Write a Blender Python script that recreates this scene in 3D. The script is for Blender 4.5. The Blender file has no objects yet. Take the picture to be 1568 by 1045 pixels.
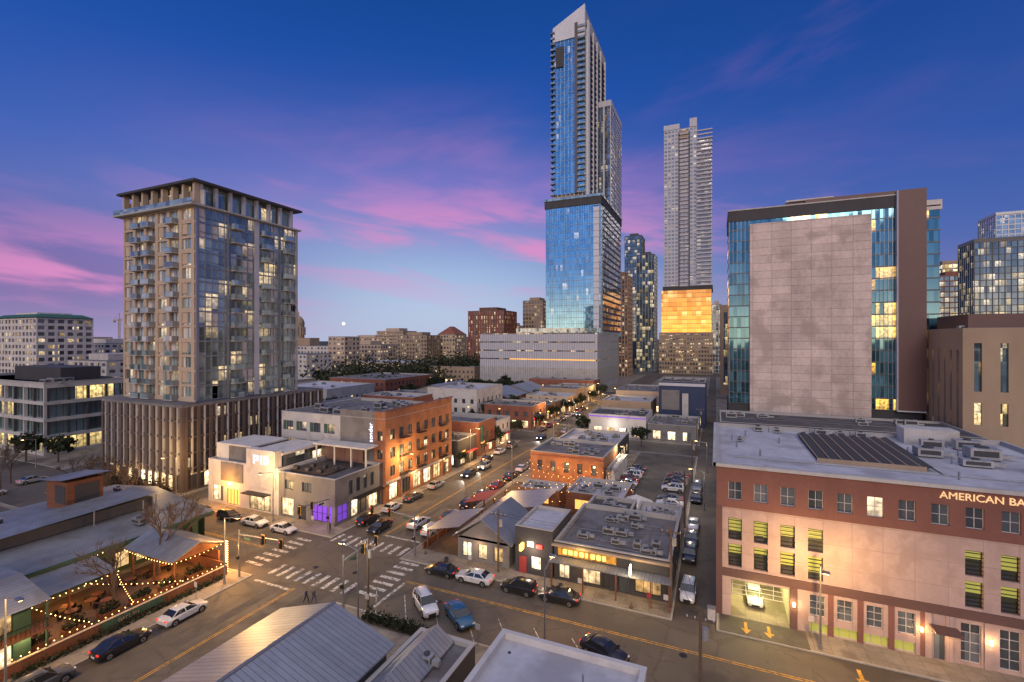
import bpy,math,random
from mathutils import Vector,Matrix
random.seed(7)
R=random.Random(11)
sc=bpy.context.scene
A=math.radians(23.5);S_=math.sin(A);C_=math.cos(A)
def bear(t,D): return (D*(-S_+C_*t),D*(C_+S_*t))
# ------------------------------------------------------------ materials
def newmat(name):
    m=bpy.data.materials.new(name);m.use_nodes=True
    nt=m.node_tree;nt.nodes.clear()
    o=nt.nodes.new('ShaderNodeOutputMaterial');b=nt.nodes.new('ShaderNodeBsdfPrincipled')
    nt.links.new(b.outputs[0],o.inputs[0]);return m,nt,b
def N(nt,t,**k):
    n=nt.nodes.new(t)
    for a,v in k.items(): setattr(n,a,v)
    return n
def math_(nt,op,a,b=None,c=None,clamp=False):
    n=nt.nodes.new('ShaderNodeMath');n.operation=op;n.use_clamp=clamp
    for i,v in enumerate((a,b,c)):
        if v is None: continue
        if isinstance(v,(int,float)): n.inputs[i].default_value=v
        else: nt.links.new(v,n.inputs[i])
    return n.outputs[0]
def vmath(nt,op,a,b=None):
    n=nt.nodes.new('ShaderNodeVectorMath');n.operation=op
    for i,v in enumerate((a,b)):
        if v is None: continue
        if isinstance(v,(tuple,list)): n.inputs[i].default_value=v
        else: nt.links.new(v,n.inputs[i])
    return n.outputs[0]
def mixc(nt,f,a,b,mode='MIX'):
    n=nt.nodes.new('ShaderNodeMix');n.data_type='RGBA';n.blend_type=mode
    for s,v in ((n.inputs['Factor'],f),(n.inputs[6],a),(n.inputs[7],b)):
        if isinstance(v,(int,float)): s.default_value=v
        elif isinstance(v,(tuple,list)): s.default_value=(v[0],v[1],v[2],1)
        else: nt.links.new(v,s)
    return n.outputs[2]
def wall(name,col,rough=.85,var=.25,scale=.25,fine=3.0,bump=0,joints=None,metal=0,spec=.3,jcol=.6,cracks=0,stain=None,sth=(.52,.62),sta=.7):
    m,nt,b=newmat(name)
    g=N(nt,'ShaderNodeNewGeometry')
    n1=N(nt,'ShaderNodeTexNoise');n1.inputs['Scale'].default_value=scale;n1.inputs['Detail'].default_value=4;n1.inputs['Roughness'].default_value=.68
    n2=N(nt,'ShaderNodeTexNoise');n2.inputs['Scale'].default_value=fine;n2.inputs['Detail'].default_value=1
    mp=N(nt,'ShaderNodeMapping');mp.inputs['Scale'].default_value=(1,1,.35)
    nt.links.new(g.outputs['Position'],mp.inputs[0]);nt.links.new(mp.outputs[0],n1.inputs[0]);nt.links.new(g.outputs['Position'],n2.inputs[0])
    s=math_(nt,'MULTIPLY_ADD',math_(nt,'SUBTRACT',n1.outputs[0],.5),var*3,1)
    s2=math_(nt,'MULTIPLY_ADD',math_(nt,'SUBTRACT',n2.outputs[0],.5),var*.9,0)
    s=math_(nt,'ADD',s,s2)
    if cracks:
        vo=N(nt,'ShaderNodeTexVoronoi',feature='DISTANCE_TO_EDGE');vo.inputs['Scale'].default_value=cracks
        wv=vmath(nt,'ADD',g.outputs['Position'],vmath(nt,'MULTIPLY',n2.outputs[1],(.9,.9,.9)));nt.links.new(wv,vo.inputs[0])
        ck=math_(nt,'LESS_THAN',vo.outputs[0],.009)
        ck=math_(nt,'MULTIPLY',ck,math_(nt,'GREATER_THAN',n1.outputs[0],.47))
        s=math_(nt,'MULTIPLY',s,math_(nt,'MULTIPLY_ADD',ck,-.5,1))
    if joints:
        jx,jz,jw=joints
        sp=N(nt,'ShaderNodeSeparateXYZ');nt.links.new(g.outputs['Position'],sp.inputs[0])
        nn=N(nt,'ShaderNodeSeparateXYZ');nt.links.new(g.outputs['Normal'],nn.inputs[0])
        ax=math_(nt,'GREATER_THAN',math_(nt,'ABSOLUTE',nn.outputs[0]),.5)
        h=math_(nt,'ADD',math_(nt,'MULTIPLY',sp.outputs[1],ax),math_(nt,'MULTIPLY',sp.outputs[0],math_(nt,'SUBTRACT',1,ax)))
        az=math_(nt,'GREATER_THAN',math_(nt,'ABSOLUTE',nn.outputs[2]),.5)
        v=math_(nt,'ADD',math_(nt,'MULTIPLY',sp.outputs[1],az),math_(nt,'MULTIPLY',sp.outputs[2],math_(nt,'SUBTRACT',1,az)))
        def jl(c,p):
            fr=math_(nt,'FRACT',math_(nt,'DIVIDE',c,p))
            return math_(nt,'LESS_THAN',fr,jw/p)
        j=math_(nt,'MAXIMUM',jl(h,jx),jl(v,jz))
        s=math_(nt,'MULTIPLY',s,math_(nt,'SUBTRACT',1,math_(nt,'MULTIPLY',j,1-jcol)))
        cell=N(nt,'ShaderNodeTexWhiteNoise');cell.noise_dimensions='2D'
        cx=N(nt,'ShaderNodeCombineXYZ')
        nt.links.new(math_(nt,'FLOOR',math_(nt,'DIVIDE',h,jx)),cx.inputs[0]);nt.links.new(math_(nt,'FLOOR',math_(nt,'DIVIDE',v,jz)),cx.inputs[1])
        nt.links.new(cx.outputs[0],cell.inputs[0])
        s=math_(nt,'MULTIPLY',s,math_(nt,'MULTIPLY_ADD',cell.outputs[0],var*.5,1-var*.25))
    cc=N(nt,'ShaderNodeCombineXYZ')
    for i in range(3): nt.links.new(s,cc.inputs[i])
    c=mixc(nt,1.0,col,cc.outputs[0],'MULTIPLY')
    if stain:
        n3=N(nt,'ShaderNodeTexNoise');n3.inputs['Scale'].default_value=scale*1.7;n3.inputs['Detail'].default_value=4;nt.links.new(vmath(nt,'ADD',g.outputs['Position'],(31,7,3)),n3.inputs[0])
        mr=N(nt,'ShaderNodeMapRange');mr.inputs[1].default_value=sth[0];mr.inputs[2].default_value=sth[1];nt.links.new(n3.outputs[0],mr.inputs[0])
        c=mixc(nt,math_(nt,'MULTIPLY',mr.outputs[0],sta),c,stain)
    nt.links.new(c,b.inputs['Base Color'])
    b.inputs['Roughness'].default_value=rough;b.inputs['Metallic'].default_value=metal
    b.inputs['Specular IOR Level'].default_value=spec
    return m
def glass(name,tint=(.25,.33,.38),lit=.12,bw=1.5,fh=3.6,metal=.75,tilt=.012,litcol=(1,.62,.22),st=1.0,rough=.04,off=(.31,.17,.11),tv=.7,run=None):
    m,nt,b=newmat(name)
    g=N(nt,'ShaderNodeNewGeometry')
    p=vmath(nt,'ADD',g.outputs['Position'],off)
    cell=vmath(nt,'FLOOR',vmath(nt,'DIVIDE',p,(bw,bw,fh)))
    w=N(nt,'ShaderNodeTexWhiteNoise')
    lc=cell if not run else vmath(nt,'FLOOR',vmath(nt,'DIVIDE',p,(run,run,fh)))
    nt.links.new(lc,w.inputs[0])
    w2=N(nt,'ShaderNodeTexWhiteNoise');nt.links.new(vmath(nt,'ADD',cell,(17.3,5.1,9.7)),w2.inputs[0])
    tone=math_(nt,'MULTIPLY_ADD',w2.outputs[0],tv,1-tv*.5)
    cc=N(nt,'ShaderNodeCombineXYZ')
    for i in range(3): nt.links.new(tone,cc.inputs[i])
    nt.links.new(mixc(nt,1.0,tint,cc.outputs[0],'MULTIPLY'),b.inputs['Base Color'])
    mt=math_(nt,'MULTIPLY_ADD',w2.outputs[0],-.4*tv,metal)
    nt.links.new(mt,b.inputs['Metallic'])
    b.inputs['Roughness'].default_value=rough
    nm=vmath(nt,'NORMALIZE',vmath(nt,'ADD',g.outputs['Normal'],vmath(nt,'MULTIPLY',vmath(nt,'SUBTRACT',w2.outputs[1],(.5,.5,.5)),(tilt*2,tilt*2,tilt*2))))
    nz=N(nt,'ShaderNodeTexNoise');nz.inputs['Scale'].default_value=.25;nz.inputs['Detail'].default_value=1;nt.links.new(g.outputs['Position'],nz.inputs[0])
    nm=vmath(nt,'NORMALIZE',vmath(nt,'ADD',nm,vmath(nt,'MULTIPLY',vmath(nt,'SUBTRACT',nz.outputs[1],(.5,.5,.5)),(tilt,tilt,tilt))))
    nt.links.new(nm,b.inputs['Normal'])
    if lit>0:
        on=math_(nt,'GREATER_THAN',w.outputs[0],1-lit)
        if run: on=math_(nt,'MULTIPLY',on,math_(nt,'GREATER_THAN',w2.outputs[0],.18))
        ni=N(nt,'ShaderNodeTexNoise');ni.inputs['Scale'].default_value=1.3;ni.inputs['Detail'].default_value=2
        nt.links.new(g.outputs['Position'],ni.inputs[0])
        sp=N(nt,'ShaderNodeSeparateXYZ');nt.links.new(p,sp.inputs[0])
        fz=math_(nt,'FRACT',math_(nt,'DIVIDE',sp.outputs[2],fh))
        br=math_(nt,'MULTIPLY',math_(nt,'MULTIPLY_ADD',fz,.8,.35),math_(nt,'POWER',math_(nt,'MULTIPLY',ni.outputs[0],1.7),2.0))
        br=math_(nt,'MULTIPLY',br,math_(nt,'MULTIPLY_ADD',w2.outputs[0],.9,.25))
        nt.links.new(math_(nt,'MULTIPLY',math_(nt,'MULTIPLY',on,br),st),b.inputs['Emission Strength'])
        nt.links.new(mixc(nt,w2.outputs[0],litcol,(1,.8,.5) if run is None else litcol),b.inputs['Emission Color'])
    m.cycles.emission_sampling='NONE'
    return m
def emis(name,col,st):
    m,nt,b=newmat(name);b.inputs['Base Color'].default_value=(*[c*.5 for c in col],1)
    b.inputs['Emission Color'].default_value=(*col,1);b.inputs['Emission Strength'].default_value=st;m.cycles.emission_sampling='NONE';return m
def plain(name,col,rough=.5,metal=0,coat=0):
    m,nt,b=newmat(name)
    g=N(nt,'ShaderNodeNewGeometry');n=N(nt,'ShaderNodeTexNoise');n.inputs['Scale'].default_value=4;n.inputs['Detail'].default_value=1;nt.links.new(g.outputs['Position'],n.inputs[0])
    f=math_(nt,'MULTIPLY_ADD',n.outputs[0],.5,.75);cc=N(nt,'ShaderNodeCombineXYZ')
    for i in range(3): nt.links.new(f,cc.inputs[i])
    nt.links.new(mixc(nt,1.0,col,cc.outputs[0],'MULTIPLY'),b.inputs['Base Color'])
    b.inputs['Roughness'].default_value=rough;b.inputs['Metallic'].default_value=metal;b.inputs['Coat Weight'].default_value=coat;return m
M={}
M['asphalt']=wall('asphalt',(.118,.099,.078),.72,.40,.09,9,cracks=.22,stain=(.058,.050,.044))
M['asphalt2']=wall('asphalt_lot',(.105,.092,.078),.85,.4,.12,6,cracks=.3,stain=(.06,.055,.05))
M['concrete']=wall('sidewalk_concrete',(.25,.215,.175),.9,.34,.2,3,joints=(1.5,1.5,.05),jcol=.65,stain=(.14,.115,.095))
M['kerb']=wall('kerb_concrete',(.36,.33,.29),.9,.25,.5,3)
M['land']=wall('land',(.05,.052,.036),.95,.5,.02,.6)
M['paint']=wall('road_paint_white',(.56,.53,.47),.8,.5,1.5,9,stain=(.14,.12,.10),sth=(.50,.56),sta=.85)
M['ypaint']=wall('road_paint_yellow',(.55,.30,.05),.8,.5,1.5,9,stain=(.16,.11,.07),sth=(.52,.6))
M['soil']=wall('planting_soil',(.09,.065,.04),.95,.5,.6,5)
M['beige']=wall('beige_precast',(.50,.39,.29),.85,.16)
M['ltgrey']=wall('light_grey_stucco',(.46,.44,.42),.85,.18,stain=(.37,.34,.32))
M['cool']=wall('pale_white_cladding',(.50,.50,.54),.7,.10)
M['crisp']=wall('white_metal_fins',(.60,.61,.65),.6,.08)
M['grey']=wall('grey_stucco',(.19,.18,.175),.85,.2,stain=(.14,.13,.125))
M['dkgrey']=wall('dark_grey_cladding',(.06,.058,.062),.7,.2)
M['dkblue']=wall('dark_blue_wall',(.03,.045,.10),.6,.2)
M['white']=wall('white_stucco',(.60,.56,.52),.85,.15,stain=(.48,.44,.40))
M['orange']=wall('orange_brick',(.37,.155,.075),.85,.24,.4,6,joints=(1.2,.6,.03),jcol=.82,stain=(.26,.11,.06))
M['brown']=wall('brown_brick',(.17,.095,.065),.85,.25,.5,6,joints=(.9,.45,.04),jcol=.8)
M['podium']=wall('dark_podium_panel',(.12,.092,.08),.8,.2,.4,5,joints=(1.2,1.1,.03),jcol=.8)
M['redbrick']=wall('red_brick',(.26,.10,.065),.85,.25,.5,6,joints=(.9,.45,.04),jcol=.8)
M['pinkstone']=wall('pink_precast',(.47,.34,.295),.85,.18,.3,4,joints=(2.55,2.4,.045),jcol=.68,stain=(.39,.275,.235))
M['terra']=wall('terracotta_band',(.21,.095,.075),.85,.22)
M['maroon']=wall('brown_metal_panel',(.14,.08,.07),.45,.15,.1,2)
M['stone']=wall('travertine_panels',(.58,.47,.42),.9,.40,.07,1.1,joints=(5.9,2.75,.13),jcol=.5,stain=(.38,.30,.26))
M['tan']=wall('tan_stone',(.36,.265,.18),.9,.2,.1,2)
M['green']=wall('green_copper_roof',(.03,.11,.085),.7,.2)
M['greenp']=wall('green_painted_wood',(.05,.10,.07),.7,.3)
M['wood']=wall('red_cedar_wood',(.20,.08,.042),.7,.35,.5,8,joints=(50,.22,.03),jcol=.6)
M['deck']=wall('weathered_deck_boards',(.12,.075,.05),.8,.4,.5,8,joints=(.2,60,.03),jcol=.5)
M['roofw']=wall('white_roof_membrane',(.47,.455,.48),.8,.34,.12,1.6,stain=(.31,.29,.30))
M['roofg']=wall('grey_roof_gravel',(.18,.168,.17),.9,.42,.16,1.4,stain=(.09,.083,.085))
M['roofd']=wall('dark_roof_membrane',(.09,.083,.085),.85,.4,.15,1.4,stain=(.15,.135,.13))
M['metalroof']=wall('standing_seam_roof',(.24,.25,.275),.45,.26,.2,1.5,joints=(.45,60,.05),jcol=.55,metal=.3,stain=(.18,.17,.17))
M['metalroofx']=wall('standing_seam_roof_b',(.28,.29,.32),.42,.24,.15,1.5,joints=(60,.45,.05),jcol=.45,metal=.35)
M['hvac']=wall('hvac_galvanised',(.34,.34,.35),.5,.35,1,5,metal=.4)
M['frame']=plain('dark_window_frame',(.03,.03,.035),.4)
M['wframe']=plain('white_window_frame',(.5,.47,.45),.5)
M['mull']=plain('aluminium_mullion',(.30,.32,.35),.35,.6)
M['dmull']=plain('dark_mullion',(.06,.065,.075),.35,.4)
M['slab']=wall('concrete_slab',(.40,.38,.36),.85,.1)
M['dslab']=wall('dark_balcony_slab',(.13,.12,.13),.8,.1)
M['metal']=plain('galvanised_steel',(.30,.30,.31),.4,.7)
M['black']=plain('black_metal',(.02,.02,.022),.4,.3)
M['woodpole']=plain('weathered_wood_pole',(.12,.08,.055),.9)
M['bark']=plain('tree_bark',(.10,.07,.055),.95)
M['red']=plain('red_fabric',(.34,.04,.04),.8)
M['cloth']=plain('white_canvas',(.6,.56,.52),.8)
M['solar']=plain('dark_skylight_panel',(.035,.032,.032),.5)
M['g_dark']=glass('window_glass_dark',(.13,.15,.17),.14,2.0,3.2,.5,.02,st=1.8)
M['g_shop']=glass('shopfront_glass',(.12,.12,.13),.68,2.6,3.4,.35,.02,st=3.0,litcol=(1,.55,.16))
M['g_lw']=glass('left_tower_glass',(.36,.46,.45),.24,1.44,3.15,.72,.008,st=1.0,tv=.75,litcol=(1,.70,.34),run=2.88)
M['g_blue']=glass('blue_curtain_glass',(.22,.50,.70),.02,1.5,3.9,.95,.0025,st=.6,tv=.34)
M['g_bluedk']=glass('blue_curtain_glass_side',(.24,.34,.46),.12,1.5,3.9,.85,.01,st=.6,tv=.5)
M['g_pale']=glass('pale_apartment_glass',(.30,.33,.37),.10,3.1,3.5,.35,.01,st=.6,tv=.5)
M['g_off']=glass('office_glass',(.30,.40,.40),.38,3.0,4.5,.7,.02,st=1.5,litcol=(1,.7,.25),run=9)
M['g_sunset']=glass('sunset_painted_glass',(1.0,.48,.12),.35,4.0,4.0,.95,.006,litcol=(1,.40,.04),st=.6,tv=.55)  # orange tint and emission paint the reflected sunset into the glass
M['g_stone']=glass('blue_green_glass',(.10,.25,.33),.24,1.2,3.9,.88,.006,litcol=(1,.52,.06),st=2.6,tv=.7,run=12)
M['g_dkt']=glass('dark_tower_glass',(.15,.23,.29),.26,2.4,3.6,.75,.015,litcol=(1,.64,.16),st=1.0,tv=.6)
M['g_grid']=glass('grid_tower_glass',(.30,.42,.52),.12,2.2,3.6,.85,.008,litcol=(1,.66,.2),st=.9,tv=.5)
M['g_yel']=glass('yellow_lit_glass',(.20,.2,.16),.75,2.4,3.8,.5,.01,litcol=(1,.62,.06),st=1.8,tv=.5)
M['g_far']=glass('far_window_glass',(.12,.12,.14),.26,3.0,3.5,.4,.02,st=.9)
M['g_rail']=glass('balcony_rail_glass',(.34,.44,.45),0,1.4,3,.7,.02)
M['warm']=emis('warm_lamp_glow',(1,.55,.18),18)
M['warmlo']=emis('warm_interior_glow',(1,.50,.12),1.4)
M['bulb']=emis('string_bulb_glow',(1,.50,.14),13)
M['white_l']=emis('white_lamp_glow',(1,.86,.62),10)
M['gold']=emis('gold_letter_glow',(1,.62,.30),.8)
M['wsign']=emis('white_sign_glow',(.9,.88,1),1.4)
M['ysign']=emis('yellow_sign_glow',(1,.62,.12),3.0)
M['rsign']=emis('red_sign_glow',(1,.05,.03),3)
M['purple']=emis('purple_window_glow',(.30,.10,.9),.5)
M['glime']=plain('garage_opening_dark',(.05,.055,.03),.6)
M['lime']=emis('lime_garage_glow',(.62,.60,.12),.40)
M['gar']=emis('garage_tube_glow',(1,.84,.36),6)
M['garw']=wall('garage_interior_wall',(.5,.47,.36),.9,.15)
M['tail']=emis('tail_light_red',(1,.03,.02),1.2)
M['head']=emis('headlight_glow',(1,.93,.8),12)
M['lens']=plain('lamp_lens',(.6,.6,.62),.15)
M['tyre']=plain('tyre_rubber',(.015,.015,.016),.8)
M['rim']=plain('alloy_rim',(.4,.4,.42),.3,.8)
M['cglass']=plain('car_glass',(.015,.018,.022),.05,0,1)
PAINT=[plain('car_paint_'+n,c,.28,.2,1) for n,c in (('white',(.66,.66,.67)),('black',(.015,.015,.018)),('silver',(.34,.35,.37)),('blue',(.02,.10,.20)),('red',(.18,.02,.02)),('grey',(.09,.095,.10)))]
# ------------------------------------------------------------ builders
class B:
    def __init__(s,name,ox,oy,oz=0):
        s.e=bpy.data.objects.new(name,None);s.e.location=(ox,oy,oz);s.e.empty_display_size=.5
        sc.collection.objects.link(s.e);s.o=Vector((ox,oy,oz));s.p={}
    def poly(s,part,mat,vs,fs,smooth=False):
        d=s.p.setdefault((part,mat),[[],[],smooth]);n=len(d[0])
        d[0].extend([(v[0]-s.o.x,v[1]-s.o.y,v[2]-s.o.z) for v in vs]);d[1].extend([tuple(i+n for i in f) for f in fs])
    def box(s,part,mat,x0,x1,y0,y1,z0,z1):
        s.poly(part,mat,[(x0,y0,z0),(x1,y0,z0),(x1,y1,z0),(x0,y1,z0),(x0,y0,z1),(x1,y0,z1),(x1,y1,z1),(x0,y1,z1)],
          [(3,2,1,0),(4,5,6,7),(0,1,5,4),(1,2,6,5),(2,3,7,6),(3,0,4,7)])
    def tube(s,part,mat,a,b,r0,r1=None,n=8):
        r1=r0 if r1 is None else r1
        a=Vector(a);b=Vector(b);d=(b-a)
        if d.length<1e-5:return
        d.normalize();u=d.orthogonal().normalized();w=d.cross(u)
        vs=[];
        for c,r in ((a,r0),(b,r1)):
            for i in range(n):
                t=2*math.pi*i/n;vs.append(c+u*(r*math.cos(t))+w*(r*math.sin(t)))
        fs=[(i,(i+1)%n,n+(i+1)%n,n+i) for i in range(n)]+[tuple(range(n-1,-1,-1)),tuple(range(n,2*n))]
        s.poly(part,mat,vs,fs,True)
    def done(s):
        for (part,mat),(v,f,sm) in s.p.items():
            me=bpy.data.meshes.new(part);me.from_pydata(v,[],f);me.update()
            if sm:
                me.shade_smooth();me.set_sharp_from_angle(angle=.8)
            me.materials.append(M[mat] if isinstance(mat,str) else mat)
            ob=bpy.data.objects.new(part,me);sc.collection.objects.link(ob);ob.parent=s.e
        return s.e
    def light(s,x,y,z,E,col=(1,.6,.25),r=.15):
        l=bpy.data.lights.new('lamp_light','POINT');l.energy=E;l.color=col;l.shadow_soft_size=r
        o=bpy.data.objects.new('lamp_light',l);sc.collection.objects.link(o);o.parent=s.e;o.location=(x-s.o.x,y-s.o.y,z-s.o.z)
def single(name,mat,vs,fs,smooth=False):
    me=bpy.data.meshes.new(name);me.from_pydata(vs,[],fs);me.update()
    if smooth: me.shade_smooth()
    me.materials.append(M[mat] if isinstance(mat,str) else mat)
    o=bpy.data.objects.new(name,me);sc.collection.objects.link(o);return o
def P(face,pl,u,w,d):
    return {'S':(u,pl+d,w),'N':(u,pl-d,w),'E':(pl-d,u,w),'W':(pl+d,u,w)}[face]
def facade(b,face,pl,u0,u1,z0,z1,mat,ops,gl='g_dark',fr='frame',dep=.25,mu=(2,1),part='walls'):
    ops=[o for o in ops if o[0]>=u0-.001 and o[1]<=u1+.001]
    us=sorted({round(x,4) for x in [u0,u1]+[o[0] for o in ops]+[o[1] for o in ops]})
    zs=sorted({round(x,4) for x in [z0,z1]+[o[2] for o in ops]+[o[3] for o in ops]})
    for i in range(len(us)-1):
        for j in range(len(zs)-1):
            a,c,e,g=us[i],us[i+1],zs[j],zs[j+1];cu=(a+c)/2;cz=(e+g)/2
            if any(o[0]<cu<o[1] and o[2]<cz<o[3] for o in ops):continue
            b.poly(part,mat,[P(face,pl,a,e,0),P(face,pl,c,e,0),P(face,pl,c,g,0),P(face,pl,a,g,0)],[(0,1,2,3)])
    for o in ops:
        a,c,e,g=o[:4];G=o[4] if len(o)>4 else gl;m2=o[5] if len(o)>5 else mu
        f=[P(face,pl,*q,0) for q in ((a,e),(c,e),(c,g),(a,g))];k=[P(face,pl,*q,dep) for q in ((a,e),(c,e),(c,g),(a,g))]
        b.poly(part,mat,f+k,[(0,1,5,4),(1,2,6,5),(2,3,7,6),(3,0,4,7)])
        b.poly('window_glass',G,[P(face,pl,*q,dep-.01) for q in ((a,e),(c,e),(c,g),(a,g))],[(0,1,2,3)])
        def bar(a,c,e,g,q=0):
            p0=P(face,pl,a,e,dep-.09+q);p1=P(face,pl,c,g,dep-.012)
            b.box('window_frames',fr,min(p0[0],p1[0]),max(p0[0],p1[0]),min(p0[1],p1[1]),max(p0[1],p1[1]),e,g)
        w=.06
        bar(a,a+w,e,g);bar(c-w,c,e,g);bar(a+w,c-w,e,e+w);bar(a+w,c-w,g-w,g)
        for i in range(1,m2[0]):
            x=a+(c-a)*i/m2[0];bar(x-.025,x+.025,e+w,g-w)
        for i in range(1,m2[1]):
            z=e+(g-e)*i/m2[1];bar(a+w,c-w,z-.024,z+.024,.012)
def row(u0,u1,n,w,z0,z1,*ex):
    st=(u1-u0)/n;return [(u0+st*(i+.5)-w/2,u0+st*(i+.5)+w/2,z0,z1,*ex) for i in range(n)]
def hvac(b,x,y,z,s=1.0):
    k=R.random();w=s*R.uniform(.7,1.3);l=s*R.uniform(.8,1.8);h=s*R.uniform(.6,1.2)
    b.box('rooftop_unit','hvac',x-w,x+w,y-l/2,y+l/2,z+.15,z+.15+h)
    b.box('rooftop_louvre','dkgrey',x-w*.8,x+w*.8,y-l/2-.02,y-l/2-.002,z+.15+h*.25,z+.15+h*.8)
    b.box('rooftop_louvre','dkgrey',x+w+.002,x+w+.02,y-l*.35,y+l*.35,z+.15+h*.25,z+.15+h*.8)
    b.box('rooftop_curb','dkgrey',x-w+.1,x+w-.1,y-l/2+.1,y+l/2-.1,z,z+.15)
    b.tube('rooftop_fan','dkgrey',(x,y,z+.15+h),(x,y,z+.3+h),min(w,l/2)*.6,n=12)
    if k>.4:
        b.box('rooftop_duct','hvac',x+w+.03,x+w+1.1*s,y-.2,y+.2,z+.25,z+.65)
        b.tube('vent_pipe','metal',(x-w-.6,y+.5,z),(x-w-.6,y+.5,z+.9),.08)
def roof(b,x0,x1,y0,y1,h,mat='roofg',par=.6,cop='slab',hv=0,s=1.0):
    rz=h-par
    b.poly('roof',mat,[(x0,y0,rz),(x1,y0,rz),(x1,y1,rz),(x0,y1,rz)],[(0,1,2,3)])
    t=.3
    for q in ((x0+.004,x1-.004,y0+.004,y0+t),(x0+.004,x1-.004,y1-t,y1-.004),(x0+.004,x0+t,y0+t,y1-t),(x1-t,x1-.004,y0+t,y1-t)):
        b.box('parapet',cop,*q,rz-.1,h-.003)
    for q in ((x0-.05,x1+.05,y0-.05,y0+t+.04),(x0-.05,x1+.05,y1-t-.04,y1+.05),(x0-.05,x0+t+.04,y0+t+.04,y1-t-.04),(x1-t-.04,x1+.05,y0+t+.04,y1-t-.04)):
        b.box('coping',cop,*q,h,h+.08)
    for i in range(hv):
        X=R.uniform(x0+2,x1-2) if x1-x0>5 else (x0+x1)/2;Y=R.uniform(y0+2,y1-2) if y1-y0>5 else (y0+y1)/2
        hvac(b,X,Y,rz,s)
        if i%2==0:
            X2=R.uniform(x0+1,x1-1);b.tube('conduit','metal',(X,Y,rz+.08),(X2,Y,rz+.08),.05,n=6);b.tube('conduit','metal',(X2,Y,rz+.08),(X2,R.uniform(y0+1,y1-1),rz+.08),.05,n=6)
def lowb(name,x0,x1,y0,y1,h,mat,rm='roofg',S=(),E=(),W=(),gl='g_shop',hv=3,par=.6,cop='slab',fr='frame',mu=(2,1),z0=0,done=True,s=.8):
    b=B(name,(x0+x1)/2,(y0+y1)/2)
    facade(b,'S',y0,x0,x1,z0,h,mat,list(S),gl,fr,mu=mu);facade(b,'E',x1,y0,y1,z0,h,mat,list(E),gl,fr,mu=mu)
    facade(b,'W',x0,y0,y1,z0,h,mat,list(W),gl,fr,mu=mu);facade(b,'N',y1,x0,x1,z0,h,mat,[],gl,fr)
    roof(b,x0,x1,y0,y1,h,rm,par,cop,hv,s)
    if done:b.done()
    return b
def towerbox(b,x0,x1,y0,y1,z0,z1,gl,slab='mull',pier='mull',fh=3.6,sh=.35,bay=1.5,pw=.12,dep=.15,faces='SE',part='tower'):
    b.box(part+'_glazing',gl,x0+dep,x1-dep,y0+dep,y1-dep,z0,z1)
    n=max(1,round((z1-z0)/fh))
    for i in range(n+1):
        z=z0+(z1-z0)*i/n
        zz0=max(z0,z-sh/2) ; zz1=min(z1+.01,z+sh/2)
        b.box(part+'_floor_slabs',slab,x0+.03,x1-.03,y0+.03,y1-.03,zz0,zz1)
    if bay:
        for f in faces:
            a,c=(x0,x1) if f in 'SN' else (y0,y1)
            k=max(1,round((c-a)/bay))
            for i in range(k+1):
                u=a+(c-a)*i/k
                u0=max(a,u-pw/2);u1=min(c,u+pw/2)
                if f=='S':b.box(part+'_mullions',pier,u0,u1,y0,y0+dep+.05,z0,z1+.02)
                if f=='E':b.box(part+'_mullions',pier,x1-dep-.05,x1,max(u0,y0+dep+.052),u1,z0,z1+.02)
                if f=='W':b.box(part+'_mullions',pier,x0,x0+dep+.05,max(u0,y0+dep+.052),u1,z0,z1+.02)
    b.box(part+'_roof','roofg',x0,x1,y0,y1,z1+.03,z1+.35)
# ------------------------------------------------------------ ground, roads
def sheet(name,mat,x0,x1,y0,y1,z): return single(name,mat,[(x0,y0,z),(x1,y0,z),(x1,y1,z),(x0,y1,z)],[(0,1,2,3)])
sheet('ground','land',-6000,6000,-3000,7000,-.02)
sheet('road','asphalt',-420,420,-60,560,0)
def block(x0,x1,y0,y1,top='concrete'):
    b=B('pavement',(x0+x1)/2,(y0+y1)/2)
    b.box('kerb','kerb',x0,x1,y0,y1,-.01,.13)
    b.poly('paving',top,[(x0+.18,y0+.18,.134),(x1-.18,y0+.18,.134),(x1-.18,y1-.18,.134),(x0+.18,y1-.18,.134)],[(0,1,2,3)])
    b.done()
block(-41,-4.5,54.5,133);block(0,90,54.5,133);block(-91,-55,56,133);block(-128,-97,56,133)
block(-126,-55.8,-40,43);block(-41,60,-40,42.5)
for x0,x1 in ((-41,-4.5),(0,90),(-128,-56)): block(x0,x1,147,265)
for x0,x1 in ((-190,-142),(-250,-205)): block(x0,x1,60,133);block(x0,x1,147,265)
block(-190,-142,-40,43)
for x0,x1 in ((-41,-4.5),(0,90),(-190,-56)): block(x0,x1,279,420)
pk=B('road_markings',-48,50)
def pq(mat,x0,x1,y0,y1,z=.006):pk.poly('painted_lines',mat,[(x0,y0,z),(x1,y0,z),(x1,y1,z),(x0,y1,z)],[(0,1,2,3)])
for i in range(9):
    x=-54.6+i*1.55
    pq('paint',x,x+.6,44.2,47);pq('paint',x,x+.6,55.2,58)
for i in range(7):
    y=45.2+i*1.4
    pq('paint',-40.4,-37.4,y,y+.6);pq('paint',-60.2,-57.2,y,y+.6)
for k in (0,.28):
    pq('ypaint',-48.4+k,-48.28+k,60,133);pq('ypaint',-48.4+k,-48.28+k,-30,43);pq('ypaint',-36.5,30,49.6+k,49.72+k);pq('ypaint',-125,-62,49.4+k,49.52+k)
for y in range(150,270,1):
    if y%6<3:pq('paint',-48.4,-48.25,y,y+1)
pq('paint',-54.6,-48.6,42.2,42.6);pq('paint',-48,-41.4,60,60.4);pq('paint',-36.6,-36.2,43.5,49.4)
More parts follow.
